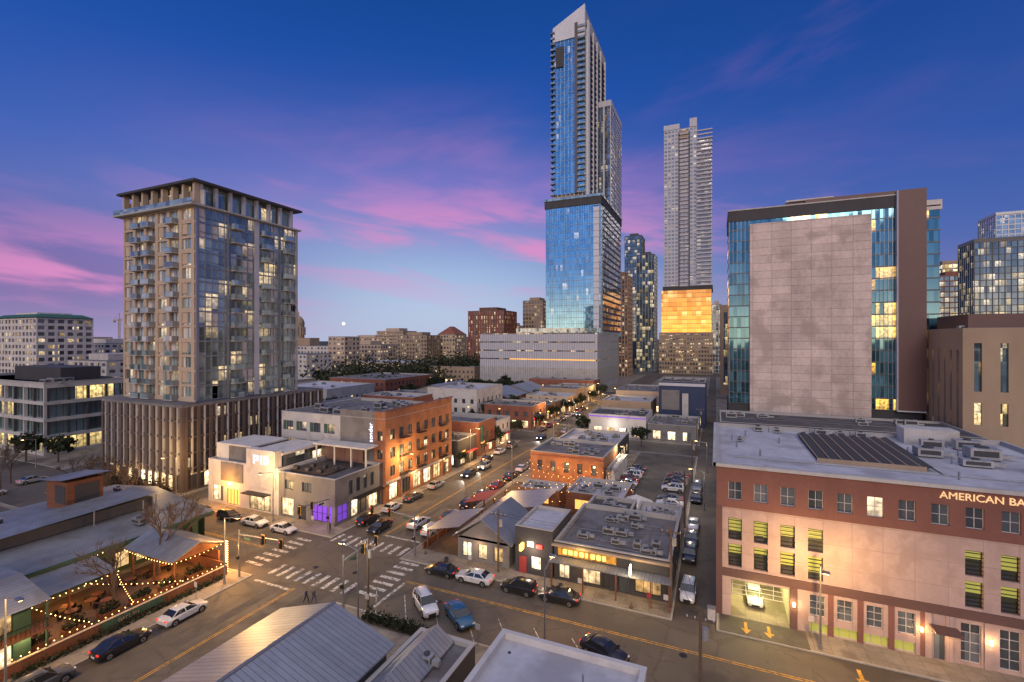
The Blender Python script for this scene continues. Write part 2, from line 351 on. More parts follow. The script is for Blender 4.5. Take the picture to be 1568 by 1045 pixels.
for i in range(8):
    x=-35.5+i*4.2
    pk.poly('painted_lines','paint',[(x,42.7,.006),(x+.12,42.7,.006),(x-3.4,47.2,.006),(x-3.52,47.2,.006)],[(0,1,2,3)])
def arrow(cx,cy,s=1,z=.143):
    pk.poly('painted_arrows','ypaint',[(cx-.15*s,cy,z),(cx+.15*s,cy,z),(cx+.15*s,cy+1.3*s,z),(cx-.15*s,cy+1.3*s,z),(cx-.5*s,cy,z),(cx+.5*s,cy,z),(cx,cy-.9*s,z)],[(0,1,2,3),(4,5,6)])
arrow(2.9,55.9);arrow(5.1,56);arrow(12.2,52,1.1,.008)
pk.done()
sheet('driveway','asphalt2',.3,8.6,54.6,57.9,.139)
sheet('parking_lot','asphalt2',-19,-5,84,132,.138);sheet('parking_lot','asphalt2',-125,-100,-40,42,.138)
sheet('parking_lot','asphalt2',-188,-144,-30,42,.138)
for x,y,w,d in ((-50,70,2.4,9),(-46,38,3,6),(-25,51.5,8,1.6),(-12,46,5,3),(-44,110,2,20),(6,47,9,2.2),(-51,30,1.4,12),(-53,88,2,14),(-30,44,3,1.4),(-70,50.5,9,1.5),(-47,61,1,16)):
    sheet('asphalt_patch','asphalt2',x,x+w,y,y+d,.004)
for x,y in ((-47,52),(-51,66),(-30,47.5),(-45,84),(-3,49),(-50,48),(-44,49)):
    b=B('manhole_cover',x,y);b.tube('cover','black',(x,y,0),(x,y,.012),.38,n=16);b.done()

# ------------------------------------------------------------ LEFT TOWER
b=B('apartment_tower',-113,77)
x0,x1,y0,y1=-126,-100,64,90
TOP=59.0;z0=18;nf=13
fh=(TOP-z0)/nf
b.box('tower_glazing','g_lw',x0+.45,x1-.3,y0+.45,y1-.3,z0,TOP)
for i in range(nf+1):
    z=z0+i*fh
    b.box('floor_slabs','beige',x0+.05,x1-.4,y0+.05,y1-.05,z-.2,z+.2)
    b.box('floor_edges','mull',x1-.4,x1-.12,y0+.06,y1-.06,z-.16,z+.16)
nb=6;bw=(x1-1.2-x0)/nb
for i in range(nb+1):
    u=x0+i*bw
    b.box('piers','beige',max(x0,u-.5),u+.5,y0,y0+.55,z0,TOP)
for i in range(nb):
    u=x0+i*bw
    for k in range(nf):
        z=z0+k*fh
        b.box('spandrels','beige',u+.5,u+bw-.5,y0+.03,y0+.5,z+.2,z+.7 if (i+k)%2 else z+.3)
        b.box('window_mullion','wframe',u+bw/2-.06,u+bw/2+.06,y0+.3,y0+.5,z+.3,z+fh-.2)
        if (k*3+i*2)%5<3: b.box('curtains','cloth',u+.55,u+.55+R.uniform(.4,1.3),y0+.40,y0+.44,z+.3,z+fh-.2)
        if i in (1,2,4) and k<nf:
            o=.35*((k+i)%2)
            b.box('balcony_slab','slab',u+.5+o,u+bw-.7+o,y0-1.3,y0+.02,z-.1,z+.08)
            b.box('balcony_rail','g_rail',u+.5+o,u+bw-.7+o,y0-1.3,y0-1.26,z+.1,z+1.1)
            b.box('balcony_handrail','mull',u+.48+o,u+bw-.68+o,y0-1.33,y0-1.23,z+1.1,z+1.16)
            for q in (u+.5+o,u+bw-.75+o): b.box('balcony_side','mull',q,q+.05,y0-1.26,y0,z+.1,z+1.1)
            if R.random()<.4: b.box('balcony_furniture','wood',u+1+o,u+1.6+o,y0-.9,y0-.4,z+.08,z+.8)
        elif (i*3+k)%2==0:
            b.box('wall_infill','beige',u+.5,u+bw*.5-.06,y0+.2,y0+.48,z+.7,z+fh-.2)
for i in range(19):
    u=y0+.6+i*(y1-y0-.7)/18
    b.box('curtain_mullions','mull',x1-.34,x1-.02,u-.05,u+.05,z0,TOP)
for (a,c,mm) in ((y0+.0,y0+.5,'mull'),(y0+6.8,y0+7.3,'mull'),(y0+13.6,y0+14.8,'cool'),(y0+20.4,y0+20.9,'mull'),(y1-.6,y1,'ltgrey')):
    b.box('east_piers',mm,x1-.32,x1+.06,a+.003,c,z0,TOP)
for k in range(nf):
    z=z0+k*fh
    b.box('transoms','mull',x1-.33,x1-.06,y0+.5,y1-.6,z+1.1,z+1.16)
    for (a,c,pz) in ((y0+7.6,y0+10.2,0),(y0+15.2,y0+17.8,1),(y0+21.4,y0+24,0)):
        if (k+pz)%7==3: continue
        b.box('balcony_slab','slab',x1,x1+1.25,a,c,z-.1,z+.1)
        b.box('balcony_rail','g_rail',x1+1.2,x1+1.24,a,c,z+.12,z+1.1)
        b.box('balcony_handrail','mull',x1+1.17,x1+1.27,a,c,z+1.1,z+1.16)
        b.box('balcony_side','g_rail',x1,x1+1.19,a,a+.04,z+.12,z+1.1)
        if R.random()<.5: b.box('balcony_furniture','wood',x1+.3,x1+.8,a+.5,a+1.1,z+.1,z+.8)
    for q in range(2):
        u=R.choice([y0+.7,y0+3.6,y0+10.5,y0+12,y0+18.2,y0+24.2]);b.box('curtains','cloth',x1-.26,x1-.24,u,u+1.25,z+.2,z+fh-.25)
b.box('terrace_slab','slab',x0-1.6,x1+.7,y0-1.4,y1+.6,TOP+.1,TOP+.45)
b.box('terrace_rail','g_rail',x0-1.5,x1+.6,y0-1.3,y0-1.26,TOP+.5,TOP+1.5)
b.box('penthouse_glazing','g_lw',x0+1.6,x1-1.4,y0+1.4,y1-1.4,TOP+.45,64)
for i in range(8):
    u=x0+.4+i*(x1-x0-1)/7
    b.box('penthouse_columns','beige',u-.3,u+.3,y0-.2,y0+.9,TOP+.45,64)
    b.box('penthouse_columns','cool',x1-1.0,x1-.2,y0+1+i*3.3,y0+1.6+i*3.3,TOP+.45,64)
    b.box('penthouse_walls','tan' if i%3==0 else 'ltgrey',u-.1,u+1.5,y0+1.1,y0+1.35,TOP+.45,TOP+3.6)
b.box('roof_slab','dkgrey',x0-.8,x1+.8,y0-1.0,y1+.8,64,64.5)
b.box('roof_top','roofg',x0+3,x1-3,y0+3,y1-3,64.5,65.3)
px0,px1,py0,py1=-126.5,-98.3,60,97
b.box('podium_core','podium',px0+.5,px1-.5,py0+.5,py1-.5,0,17.6)
for k in range(5):
    zz=[0,4.4,7.6,10.8,14.2][k]+.4
    b.box('podium_bands','podium',px0+.06,px1-.06,py0+.06,py1-.06,zz-.4,zz)
b.box('podium_top_band','grey',px0,px1,py0,py1,17.2,17.7);b.box('podium_roof','roofg',px0+.3,px1-.3,py0+.3,py1-.3,17.7,17.78)
n=24
for i in range(n+1):
    u=px0+.3+i*(px1-px0-.6)/n
    b.box('podium_fins','ltgrey' if i%2 else 'podium',u-(.12 if i%2 else .3),u+(.12 if i%2 else .3),py0,py0+.6,3.6 if i%2 else 0,17.2)
    if i<n:
        for z in (4.9,8.1,11.3,14.6): 
            if i%3!=1:b.box('podium_windows','g_far',u+.34,u+.9,py0+.42,py0+.49,z,z+1.9)
for i in range(29):
    u=py0+.95+i*(py1-py0-1.3)/28
    b.box('podium_fins','ltgrey' if i%2 else 'podium',px1-.6,px1,u-(.12 if i%2 else .3),u+(.12 if i%2 else .3),3.6 if i%2 else 0,17.2)
    for z in (4.9,8.1,11.3,14.6):
        if i%3!=1:b.box('podium_windows','g_far',px1-.49,px1-.42,u+.34,u+.95,z,z+1.9)
b.box('lobby_glass','g_shop',px0+2,px1-2,py0+.3,py0+.45,.3,3.5);b.box('lobby_glass','g_shop',px1-.45,px1-.3,py0+2,py1-2,.3,3.5)
b.light(-97,70,3,250);b.light(-112,58.5,3,250)
b.done()
# ------------------------------------------------------------ left office
b=B('glass_office_building',-190,80)
X0,X1,Y0,Y1=-222,-163,64.6,84
b.box('core','g_off',X0+1.2,X1-1.2,Y0+1.2,Y1-1.2,0,18.5)
for k in range(5):
    z=k*4.5
    b.box('floor_plates','ltgrey',X0,X1,Y0,Y1,z,z+.9)
for i in range(12):
    u=X0+.2+i*(X1-X0-.8)/11;b.box('columns','ltgrey' if i%2 else 'dkgrey',u,u+.5,Y0+.1,Y0+.7,0,18)
for i in range(5):
    u=Y0+1+i*(Y1-Y0-2)/4;b.box('columns','dkgrey',X1-.7,X1-.1,u-.25,u+.25,0,18)
for i in range(30):
    u=X0+1.5+i*(X1-X0-3)/29;b.box('mullions','frame',u-.05,u+.05,Y0+1.1,Y0+1.25,0,18)
for i in range(12):
    u=Y0+1.5+i*(Y1-Y0-3)/11;b.box('mullions','frame',X1-1.25,X1-1.1,u-.05,u+.05,0,18)
roof(b,X0+.05,X1-.05,Y0+.05,Y1-.05,19.5,'roofg',.6,'slab',6,1.4)
b.box('mechanical_screen','dkgrey',X1-32,X1-6,Y0+6,Y1-4,19,23)
b.done()
# ------------------------------------------------------------ corner nightclub
b=B('corner_nightclub_building',-73,65)
ops=[(-88,-85,.6,3.4,'g_shop',(2,1)),(-84,-80.5,.3,3.2,'warmlo',(4,1)),(-78,-72.5,.3,3.2,'g_shop',(3,1))]
facade(b,'S',59.4,-89.2,-70.5,0,8.2,'white',ops)
facade(b,'E',-70.5,59.4,71,4.4,8.2,'white',[])
facade(b,'W',-89.2,59.4,71,0,8.2,'white',[])
roof(b,-89.2,-70.5,59.4,71,8.2,'roofw',.5,'white',4,.8)
b.box('upper_volume','grey',-85.5,-79.5,61,68.8,7.7,10.8);b.box('upper_cap','white',-85.7,-79.3,60.8,69,10.8,11.1)
b.box('left_wing','white',-89.15,-85.7,61,69,7.7,11);b.box('recess_panel','grey',-85.5,-79.6,59.25,59.38,4.6,8.0)
b.box('white_sign_box','white',-78.5,-71.2,59.2,60.6,4.3,11.2);b.box('upper_glass','g_dark',-78.3,-71.4,60.9,70,7.9,10.3);b.box('upper_cap','white',-78.6,-71,60.6,70.4,10.3,10.7)
b.box('roof_deck_screen','maroon',-71.1,-61,69.9,70.2,7.7,10.9);b.box('deck_canopy','white',-71,-58.2,67.5,71,10.9,11.2)
for x in (-70.5,-66,-62,-58.6): b.box('canopy_posts','white',x,x+.25,67.7,67.95,7.4,10.9)
b.box('deck_lounge','deck',-70.4,-62,61.5,66.8,7.42,7.6)
for i in range(6): b.box('lounge_sofa','dkgrey',-70+i*1.4,-69+i*1.4,62+(i%2)*2.4,62.7+(i%2)*2.4,7.6,8.2)
so=[(-69.9,-67,.4,3.4,'g_shop',(2,1)),(-65.8,-64,.0,2.6,'g_dark',(1,1)),(-62.8,-58.4,.5,3.2,'purple',(4,2)),(-69,-67,5,6.6),(-65,-62.8,5,6.6)]
facade(b,'S',59.4,-70.5,-57.6,0,7.8,'grey',so)
eo=[(60,62.4,.5,3.2,'purple',(2,2)),(63.2,67,.4,3.2,'g_shop',(3,1)),(67.6,70.8,.4,3.2,'g_shop',(3,1)),(62.6,63.6,4.4,6.8,'g_dark',(1,1)),(64.4,65.4,4.4,6.8,'g_dark',(1,1)),(66.2,67.2,4.4,6.8,'g_dark',(1,1)),(68,69,4.4,6.8,'g_dark',(1,1))]
facade(b,'E',-57.6,59.4,71.3,0,7.8,'grey',eo)
roof(b,-70.5,-57.6,59.4,71.3,7.8,'roofd',.5,'ltgrey',0)
b.box('awning','black',-78.2,-72.3,57.8,59.35,3.4,3.55);b.box('awning','black',-57.55,-56.2,63.5,70.5,3.5,3.65)
gy=(59.1,59.19)
for q in ((-76.6,-76.25,8.7,10.2),(-76.25,-75.6,9.95,10.2),(-76.25,-75.6,9.2,9.45),(-75.6,-75.3,9.2,10.2),(-74.8,-74.5,8.7,10.2),(-74,-73.7,8.7,10.2),(-73.7,-73.1,9.95,10.2),(-73.7,-73.1,8.7,8.95),(-73.1,-72.85,8.9,10)): b.box('glowing_letters','wsign',q[0],q[1],*gy,q[2],q[3])
b.light(-83,57.2,4.6,1600,(1,.40,.07));b.light(-72,66,9,100,(1,.5,.2));b.light(-59,58.3,2.6,60,(.4,.2,1));b.light(-56.4,67,3,220,(1,.6,.25))
b.box('wall_sconce','warm',-83.2,-82.9,59.1,59.24,4.0,4.3)
b.done()
# ------------------------------------------------------------ orange brick / grey hotel
b=B('orange_brick_hotel',-70,83)
H=17.3
ops=[]
for z in (5.2,8.6,12.2): ops+=row(-83.5,-68.5,4,1.9,z,z+1.9)
facade(b,'S',71.5,-84,-68,0,H-1.4,'ltgrey',ops,mu=(2,1))
for o in ops: b.box('green_panels','greenp',o[0]-.9,o[0]-.02,71.46,71.52,o[2],o[3])
facade(b,'S',71.5,-68,-59.6,0,H,'grey',[])
facade(b,'S',71.503,-59.6,-57,0,H,'orange',[(-58.9,-57.7,4.8,6.6),(-58.9,-57.7,8.3,10.1),(-58.9,-57.7,11.8,13.6)])
eo=[]
for z in (4.8,8.3,11.8): eo+=row(72.2,95,8,1.5,z,z+2.0)
eo+=row(72.2,95,6,2.8,.4,3.4,'g_shop',(3,1))
facade(b,'E',-57,71.5,95.6,0,H,'orange',eo)
facade(b,'W',-84,71.5,95.6,0,H-1.4,'ltgrey',[])
facade(b,'N',95.6,-84,-57,0,H-1.4,'ltgrey',[])
roof(b,-84,-57,71.52,95.6,H-1.38,'roofg',.6,'slab',14,1.1)
for z in (4.6,8.1,11.6):
    for y in (75.8,81.4,90):
        b.box('balcony_slab','black',-56.95,-55.9,y,y+2.6,z,z+.12);b.box('balcony_rail','black',-55.95,-55.9,y,y+2.6,z+1.0,z+1.06)
        for q in range(9): b.box('balcony_rail','black',-55.94,-55.91,y+q*.32,y+q*.32+.03,z+.12,z+1.0)
b.box('cornice','terra',-57.3,-56.8,71.4,95.8,H+.1,H+.35)
b.box('ground_band','slab',-56.98,-56.7,71.6,95.4,3.7,4.1)
b.light(-55.8,80,3.6,260,(1,.6,.25));b.light(-55.8,91,3.6,260,(1,.6,.25))
b.done()
def text(parent,body,mat,loc,rot,size,ext=.04):
    c=bpy.data.curves.new('lettering','FONT');c.body=body;c.size=size;c.extrude=ext;c.align_x='LEFT'
    o=bpy.data.objects.new('lettering',c);sc.collection.objects.link(o);c.materials.append(M[mat])
    o.parent=parent;o.location=Vector(loc)-Vector(parent.location);o.rotation_euler=rot
    return o
text(b.e,'sonder','wsign',(-60.0,71.44,11.4),(math.radians(90),math.radians(-90),0),1.3)
# ------------------------------------------------------------ bank building
b=B('bank_office_building',17,72)
x0,x1,y0,y1=0,36,58,86
sp=2.555
top=[(1.9+i*sp-.68,1.9+i*sp+.68,13.1,15.1,'g_dark',(2,2)) for i in range(13)]
facade(b,'S',y0,x0,x1,12.2,17,'terra',top,fr='wframe',dep=.3)
mid=[]
for i in (0,1,2,3,8,9,10,11,12):
    c=1.9+i*sp
    mid+=[(c-.68,c+.68,8.6,11.0,'glime' ,(1,1)),(c-.68,c+.68,5.6,8.1,'glime',(1,1))]
facade(b,'S',y0+.12,x0,x1,5.3,12.2,'pinkstone',mid,dep=.5)
for k,o in enumerate(mid):
    for q in range(6): b.box('louvres','frame',o[0],o[1],y0+.25,y0+.4,o[2]+.1+q*.4,o[2]+.14+q*.4)
    hh=(1.3,.9,1.6,.7,1.1)[k%5]
    b.box('lit_deck_beyond','lime',o[0]+.07,o[1]-.07,y0+.56,y0+.58,o[3]-.2-hh,o[3]-.2)
    b.box('parked_silhouette','dkgrey',o[0]+.2,o[1]-.4,y0+.52,y0+.55,o[2]+.1,o[2]+.7)
facade(b,'S',y0-.08,x0-.05,x1,4.5,5.3,'maroon',[])
b.box('band_top','maroon',x0-.05,x1,y0-.08,y0+.12,5.3,5.36)
gnd=[(9.0,10.4,1.9,4.1),(11.45,12.8,1.9,4.1),(13.95,15.3,1.9,4.1),(16.5,17.9,1.9,4.1),(21.3,22.8,.4,4.1,'g_dark',(2,4)),(24.1,25.6,.4,4.1,'g_dark',(2,4)),(9.0,17.9,.15,1.2,'lime',(10,1)),(27,28.4,.4,4.1,'g_dark',(2,4))]
gnd=[(o[0],o[1],o[2],o[3],*(o[4:] if len(o)>4 else ('g_dark',(2,3)))) for o in gnd]
facade(b,'S',y0,7.3,x1,0,4.5,'pinkstone',gnd,fr='wframe',dep=.3)
facade(b,'S',y0,x0,1.5,0,4.5,'pinkstone',[])
b.box('pier','maroon',7.2,7.9,y0-.1,y0+.3,0,4.5);b.box('pier','maroon',x0-.05,.6,y0-.1,y0+.3,0,12.2)
for i in (2,4,6,8): b.box('base_piers','terra',8.1+i*1.27,8.6+i*1.27,y0-.05,y0+.2,0,4.5)
for x in (18.6,20.2,23,26): b.box('pilasters','pinkstone',x,x+.5,y0-.12,y0+.2,0,4.5)
gx0,gx1=1.5,7.2
b.box('garage_lintel','pinkstone',gx0,gx1,y0,y0+.4,4.25,4.5)
b.poly('garage_walls','garw',[(gx0,y0+.1,0),(gx0,y0+12,0),(gx0,y0+12,4.25),(gx0,y0+.1,4.25),(gx1,y0+.1,0),(gx1,y0+12,0),(gx1,y0+12,4.25),(gx1,y0+.1,4.25)],[(0,1,2,3),(4,5,6,7),(1,5,6,2),(3,2,6,7)])
b.poly('garage_floor','concrete',[(gx0,y0,.142),(gx1,y0,.142),(gx1,y0+12,.142),(gx0,y0+12,.142)],[(0,1,2,3)])
for q in range(3): b.box('garage_tubes','gar',gx0+.6,gx1-.6,y0+2+q*3.3,y0+2.2+q*3.3,4.1,4.18)
for q in range(5): b.box('garage_grille','wframe',gx0+.1+q*1.35,gx0+.16+q*1.35,y0+.2,y0+.28,2.6,4.25)
for q in range(4): b.box('garage_grille','wframe',gx0+.1,gx1-.1,y0+.21,y0+.27,2.6+q*.5,2.65+q*.5)
b.light(4.3,y0+4,3.7,1100,(1,.88,.36));b.light(4.3,y0-1.2,3.2,150,(1,.88,.4))
facade(b,'W',x0,y0,y1,0,12.2,'pinkstone',row(60,85,8,1.4,8.6,11)+row(60,85,8,1.4,5.6,8.1));facade(b,'W',x0+.002,y0,y1,12.2,17,'terra',row(60,85,9,1.4,13.1,15.1))
facade(b,'N',y1,x0,x1,0,17,'pinkstone',[])
facade(b,'E',x1,y0,y1,0,17,'pinkstone',[])
roof(b,x0,x1,y0,y1,17,'roofw',.5,'slab',0)
b.box('cornice','ltgrey',x0-.35,x1,y0-.4,y0-.055,16.75,17.1);b.box('cornice','ltgrey',x0-.4,x0-.055,y0-.4,y1,16.75,17.1)
b.poly('skylight_base','solar',[(11,65.4,16.62),(21,65.4,16.62),(21.6,81.5,16.9),(11,81.5,16.9)],[(0,1,2,3)])
for i in range(9):
    x=11+i*1.22
    b.poly('skylight_beams','tan',[(x,65.4,16.9),(x+.12,65.4,16.9),(x+.12,81.5,17.2),(x,81.5,17.2)],[(0,1,2,3)])
    b.poly('skylight_slats','solar',[(x+.12,65.4,16.7),(x+1.0,65.4,17.0),(x+1.0,81.5,17.3),(x+.12,81.5,17.0)],[(0,1,2,3)])
b.box('skylight_kerb','tan',10.9,21.1,65.2,65.4,16.5,17.0)
for x,y,s in ((24,74,1.2),(27,70,1.1),(29.5,75,1.4),(26,79,1.0),(32,68,1.1),(6,83.5,.6),(14.5,84,.6),(17,84.2,.6),(19.5,84,.6),(3,74,.4),(8.5,83,.5),(30,80,1.3)): hvac(b,x,y,16.5,s)
b.box('stair_bulkhead','ltgrey',24,30,82,85,16.5,18.6)
for x,y in ((2.5,70),(5,66),(8,75),(23,63),(28,62),(4,79)): b.tube('vent_pipe','metal',(x,y,16.5),(x,y,17.3),.1)
b.tube('conduit','metal',(22.2,64,16.6),(22.2,82,16.6),.06);b.tube('conduit','metal',(2,64,16.6),(34,64,16.6),.05)
b.box('entrance_canopy','maroon',18.9,21,y0-1.6,y0-.13,3.3,3.5);b.box('entrance_doors','g_dark',19.3,20.1,y0-.03,y0-.01,.2,2.9)
for x in (18.3,23.4,7.55): b.box('wall_lantern','warm',x-.1,x+.1,y0-.35,y0-.15,2.6,3.0);b.light(x,y0-.6,2.8,80,(1,.62,.3))
b.light(20,y0-1,2.6,70,(1,.6,.25))
b.done()
text(b.e,'AMERICAN BANK','gold',(19.7,57.93,15.75),(math.radians(90),0,0),.95,.05)
# ------------------------------------------------------------ stone-faced office slab
b=B('travertine_office_building',32,200)
b.box('glass_core','g_stone',4.2,60,188.6,214,8,76.5)
n=18
for i in range(n):
    z=8+i*3.9
    b.box('floor_lines','dmull',4.1,59.9,188.4,214.1,z-.18,z+.18)
for i in range(6): b.box('mullions','mull',4.2+i*1.3,4.28+i*1.3,188.3,188.6,8,74)
for i in range(7): b.box('mullions','mull',46.6+i*1.1,46.68+i*1.1,188.3,188.6,8,74)
b.box('travertine_panel','stone',10.9,46.3,187.2,188.5,0,72)
b.box('base','dkgrey',4,60,188.7,213,0,8);
b.box('roof_band','dkgrey',4,59.8,188.2,214.2,73.6,77.4);b.box('roof_cap','ltgrey',3.8,59.9,188.0,214.4,77.4,77.8)
b.box('brown_fin','maroon',53.2,60.4,186.8,188.59,8.3,78.6);b.box('fin_edge','crisp',53.0,53.2,186.7,188.59,8.3,78.6);b.box('fin_edge','crisp',53.0,60.4,186.7,188.59,7.9,8.3)
b.box('brown_top','maroon',28,60.4,188.1,214.5,77.8,78.9)
b.box('penthouse','maroon',24,36,196,208,77.8,80.5);b.box('penthouse_roof','white',23,37.5,195,209,80.5,81)
b.box('rear_glass','g_stone',60.6,66,194,214,8,75);b.box('rear_cap','white',60.5,66.6,193.8,214.2,73,76.2)
for i in range(n): b.box('rear_floor_lines','dmull',60.5,66.2,193.8,214.1,7.8+i*3.9,8.2+i*3.9)
b.done()
b=B('brown_stone_office',85,180)
facade(b,'S',165,61,120,0,34,'tan',row(61.5,120,11,1.6,8,14,'g_yel',(1,1))+row(61.5,120,11,1.6,17,30,'g_dkt',(1,4)),dep=.6)
facade(b,'W',61,165,195,0,34,'tan',row(166,194,7,1.2,6,28,'g_dkt',(1,6)),dep=.6)
roof(b,61,120,165,195,34,'roofg',.5,'slab',5,1.5)
b.box('top_floor','maroon',64,120,170,190,34,38)
b.done()
# ------------------------------------------------------------ main supertall
b=B('glass_skyscraper',-82,320)
towerbox(b,-100,-64.6,284,350,33,114,'g_blue',slab='mull',pier='mull',fh=3.9,sh=.22,bay=1.55,pw=.08,part='office')
b.box('office_white_edge','crisp',-69,-65.6,283.6,284.1,35,112)
for i in range(21): b.box('office_edge_floor','mull',-69.1,-64.5,283.5,284.12,35+i*3.9,35.4+i*3.9)
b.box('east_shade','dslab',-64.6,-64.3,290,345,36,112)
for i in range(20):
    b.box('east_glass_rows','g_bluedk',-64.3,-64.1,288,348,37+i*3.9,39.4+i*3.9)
b.box('terrace_band','dkgrey',-100.6,-64,283.4,350,114,118.5);b.box('terrace_rail','g_rail',-101,-63.6,283,350.5,118.5,120)
towerbox(b,-97,-77,290,349,124,232,'g_blue',slab='mull',pier='mull',fh=3.6,sh=.3,bay=2.5,pw=.10,part='residential')
b.box('transfer_floor','tan',-96,-78,291,348,118.5,124);b.box('transfer_glow','warmlo',-95,-84,290.9,290.95,120,121.5)
for i in range(8): b.box('transfer_columns','slab',-97+i*2.75,-96.4+i*2.75,290,290.85,118.5,124)
nf=30
for i in range(nf):
    z=124+i*3.6
    b.box('corner_balconies','slab',-80.5,-75.9,288.6,292,z-.12,z+.12);b.box('corner_rails','g_rail',-80.5,-76,288.6,288.66,z+.15,z+1.15)
    b.box('west_balconies','dslab',-98.6,-95.6,289,293,z-.12,z+.12);b.box('west_rails','g_rail',-98.6,-95.8,289,289.06,z+.15,z+1.1)
    b.box('east_balcony_slabs','dslab',-77,-75.8,300,346,z-.15,z+.15);b.box('east_rails','dkgrey',-75.9,-75.8,300,346,z+.15,z+.9)
for y in (296,299,310,321,332,346): b.box('east_fins','crisp',-77,-75.2,y,y+1.4,124,236)
b.box('shear_wall','dslab',-82.6,-80.6,289.4,291,124,232)
z=lambda x:232+(x+97)/20*10
b.poly('crown','crisp',[(-97.2,289.6,223),(-76,289.6,223),(-76,289.6,z(-76)),(-97.2,289.6,z(-97)),(-97.2,292,223),(-76,292,223),(-76,292,z(-76)),(-97.2,292,z(-97))],[(0,1,2,3),(4,5,6,7),(3,2,6,7),(0,3,7,4),(1,2,6,5),(0,1,5,4)])
b.box('crown_side','ltgrey',-77,-76,292,349,232,240);b.box('crown_screen','mull',-97,-96.6,292,349,232,234)
b.box('crown_recess','dkgrey',-95,-90,289.4,289.7,206,219)
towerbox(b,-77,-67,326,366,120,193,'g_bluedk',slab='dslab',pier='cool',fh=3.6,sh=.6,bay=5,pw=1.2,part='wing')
b.box('wing_crown','cool',-77,-66.8,325.8,366,193,197)
b.box('aircraft_light','rsign',-77,-76.6,290,290.4,242,242.4)
b.done()
b=B('parking_podium',-104,300)
b.box('podium_screen','ltgrey',-143,-64.7,276,340,0,13.5)
for i in range(4): b.box('podium_decks','cool',-143,-64.7,276,340,13.5+i*5.4,13.5+i*5.4+4.6)
b.box('podium_inner','g_far',-142.4,-65.4,276.6,339,13.5,35)
b.box('lit_slot','warmlo',-122,-66,276.4,276.55,18.2,18.8)
for i in range(52): b.box('podium_ribs','mull',-143+i*1.53,-142.85+i*1.53,275.8,276,4,35)
for i in range(40): b.box('podium_ribs','mull',-64.7,-64.5,276+i*1.6,276.15+i*1.6,4,35)
b.box('podium_glass_roof','g_rail',-118,-66,278,282,35.2,38);b.box('shopfront','g_shop',-142,-65,275.7,275.79,.5,4)
b.done()
# ------------------------------------------------------------ second residential tower
b=B('residential_skyscraper',-24,465)
towerbox(b,-44,-16,450,480,79,221,'g_pale',slab='cool',pier='cool',fh=3.5,sh=1.6,bay=3.1,pw=.9,part='shaft')
towerbox(b,-16,-4,449,480,79,208,'g_pale',slab='cool',pier='mull',fh=3.5,sh=1.3,bay=12,pw=.6,part='shaft_east')
for i in range(40):
    z=79+i*3.5
    b.box('balconies','cool',-30.5,-23,448.4,450,z-.25,z+.9 if i%2 else z+.3);b.box('balconies_east','cool',-16,-3.2,447.2,449,z-.25,z+.7)
b.box('dark_recess','dkgrey',-31.5,-30.6,449.6,450,79,218);b.box('dark_recess','dkgrey',-22.9,-21.9,449.6,450,79,218)
b.box('crown_window','tan',-30,-24,449.5,449.9,211,219);b.box('crown','cool',-44.2,-30.6,449.8,480,221.4,226);b.box('crown','cool',-22,-16,449.7,480,221.4,229)
b.box('terrace','dkgrey',-45,-3,448.5,481,75,79)
b.box('sunset_glow_block','g_sunset',-46,-4,447,481,37,75)  # sunset reflection is put into this block's colour and glow
for i in range(10): b.box('glow_block_floor_lines','tan',-46.1,-3.9,446.9,481,37+i*3.9,37.35+i*3.9)
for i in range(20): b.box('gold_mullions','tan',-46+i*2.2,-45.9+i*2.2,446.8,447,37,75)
towerbox(b,-48,-3,446,482,0,36.8,'g_far',slab='tan',pier='tan',fh=3.6,sh=1.6,bay=2.4,pw=.8,part='garage')
b.done()
# ------------------------------------------------------------ other skyline buildings
def sky_b(name,t0,t1,D,h,gl,slab,pier,fh,sh,bay,pw,dp=25,z0=0,extra=None,pent=True):
    xa,ya=bear((t0+t1)/2,D);w=(t1-t0)*D*C_*.95/1.0
    bb=B(name,xa,ya)
    towerbox(bb,xa-w/2,xa+w/2,ya,ya+dp,z0,h,gl,slab=slab,pier=pier,fh=fh,sh=sh,bay=bay,pw=pw,faces='SEW' ,dep=.3,part='building')
    if pent: bb.box('mechanical_penthouse',slab,xa-w/4,xa+w/4,ya+5,ya+dp-5,h+.35,h+3.5)
    else: bb.box('roof_screen',slab,xa-w/2,xa+w/2,ya,ya+dp,h+.35,h+2.2)
    if extra:extra(bb,xa,ya,w,h)
    bb.done()
def mansard(bb,x,y,w,h):
    bb.poly('green_mansard','green',[(x-w/2-1,y-1,h+.4),(x+w/2+1,y-1,h+.4),(x+w/2+1,y+26,h+.4),(x-w/2-1,y+26,h+.4),(x-w/2+3,y+3,h+2.4),(x+w/2-3,y+3,h+2.4),(x+w/2-3,y+22,h+2.4),(x-w/2+3,y+22,h+2.4)],[(0,1,5,4),(1,2,6,5),(2,3,7,6),(3,0,4,7),(4,5,6,7)])
sky_b('green_roofed_hotel',-1.16,-.955,270,43,'g_far','white','white',3.6,1.5,4,1.4,26,0,mansard)
sky_b('white_apartment_building',-.95,-.84,330,28,'g_far','white','white',3.4,1.8,4,1.6)
sky_b('white_apartment_building',-.99,-.82,240,20,'g_far','ltgrey','ltgrey',3.4,1.8,5,2)
sky_b('state_office_building',-.42,-.255,430,26,'g_far','beige','beige',3.6,1.7,3.6,1.3)
sky_b('state_office_building',-.37,-.26,600,33,'g_far','beige','beige',3.6,1.6,4,1.6)
sky_b('state_office_building',-.255,-.17,480,35,'g_far','tan','tan',3.8,1.7,3.6,1.4)
sky_b('courthouse_building',-.30,-.22,520,40,'g_far','beige','tan',3.8,1.7,3.6,1.4)
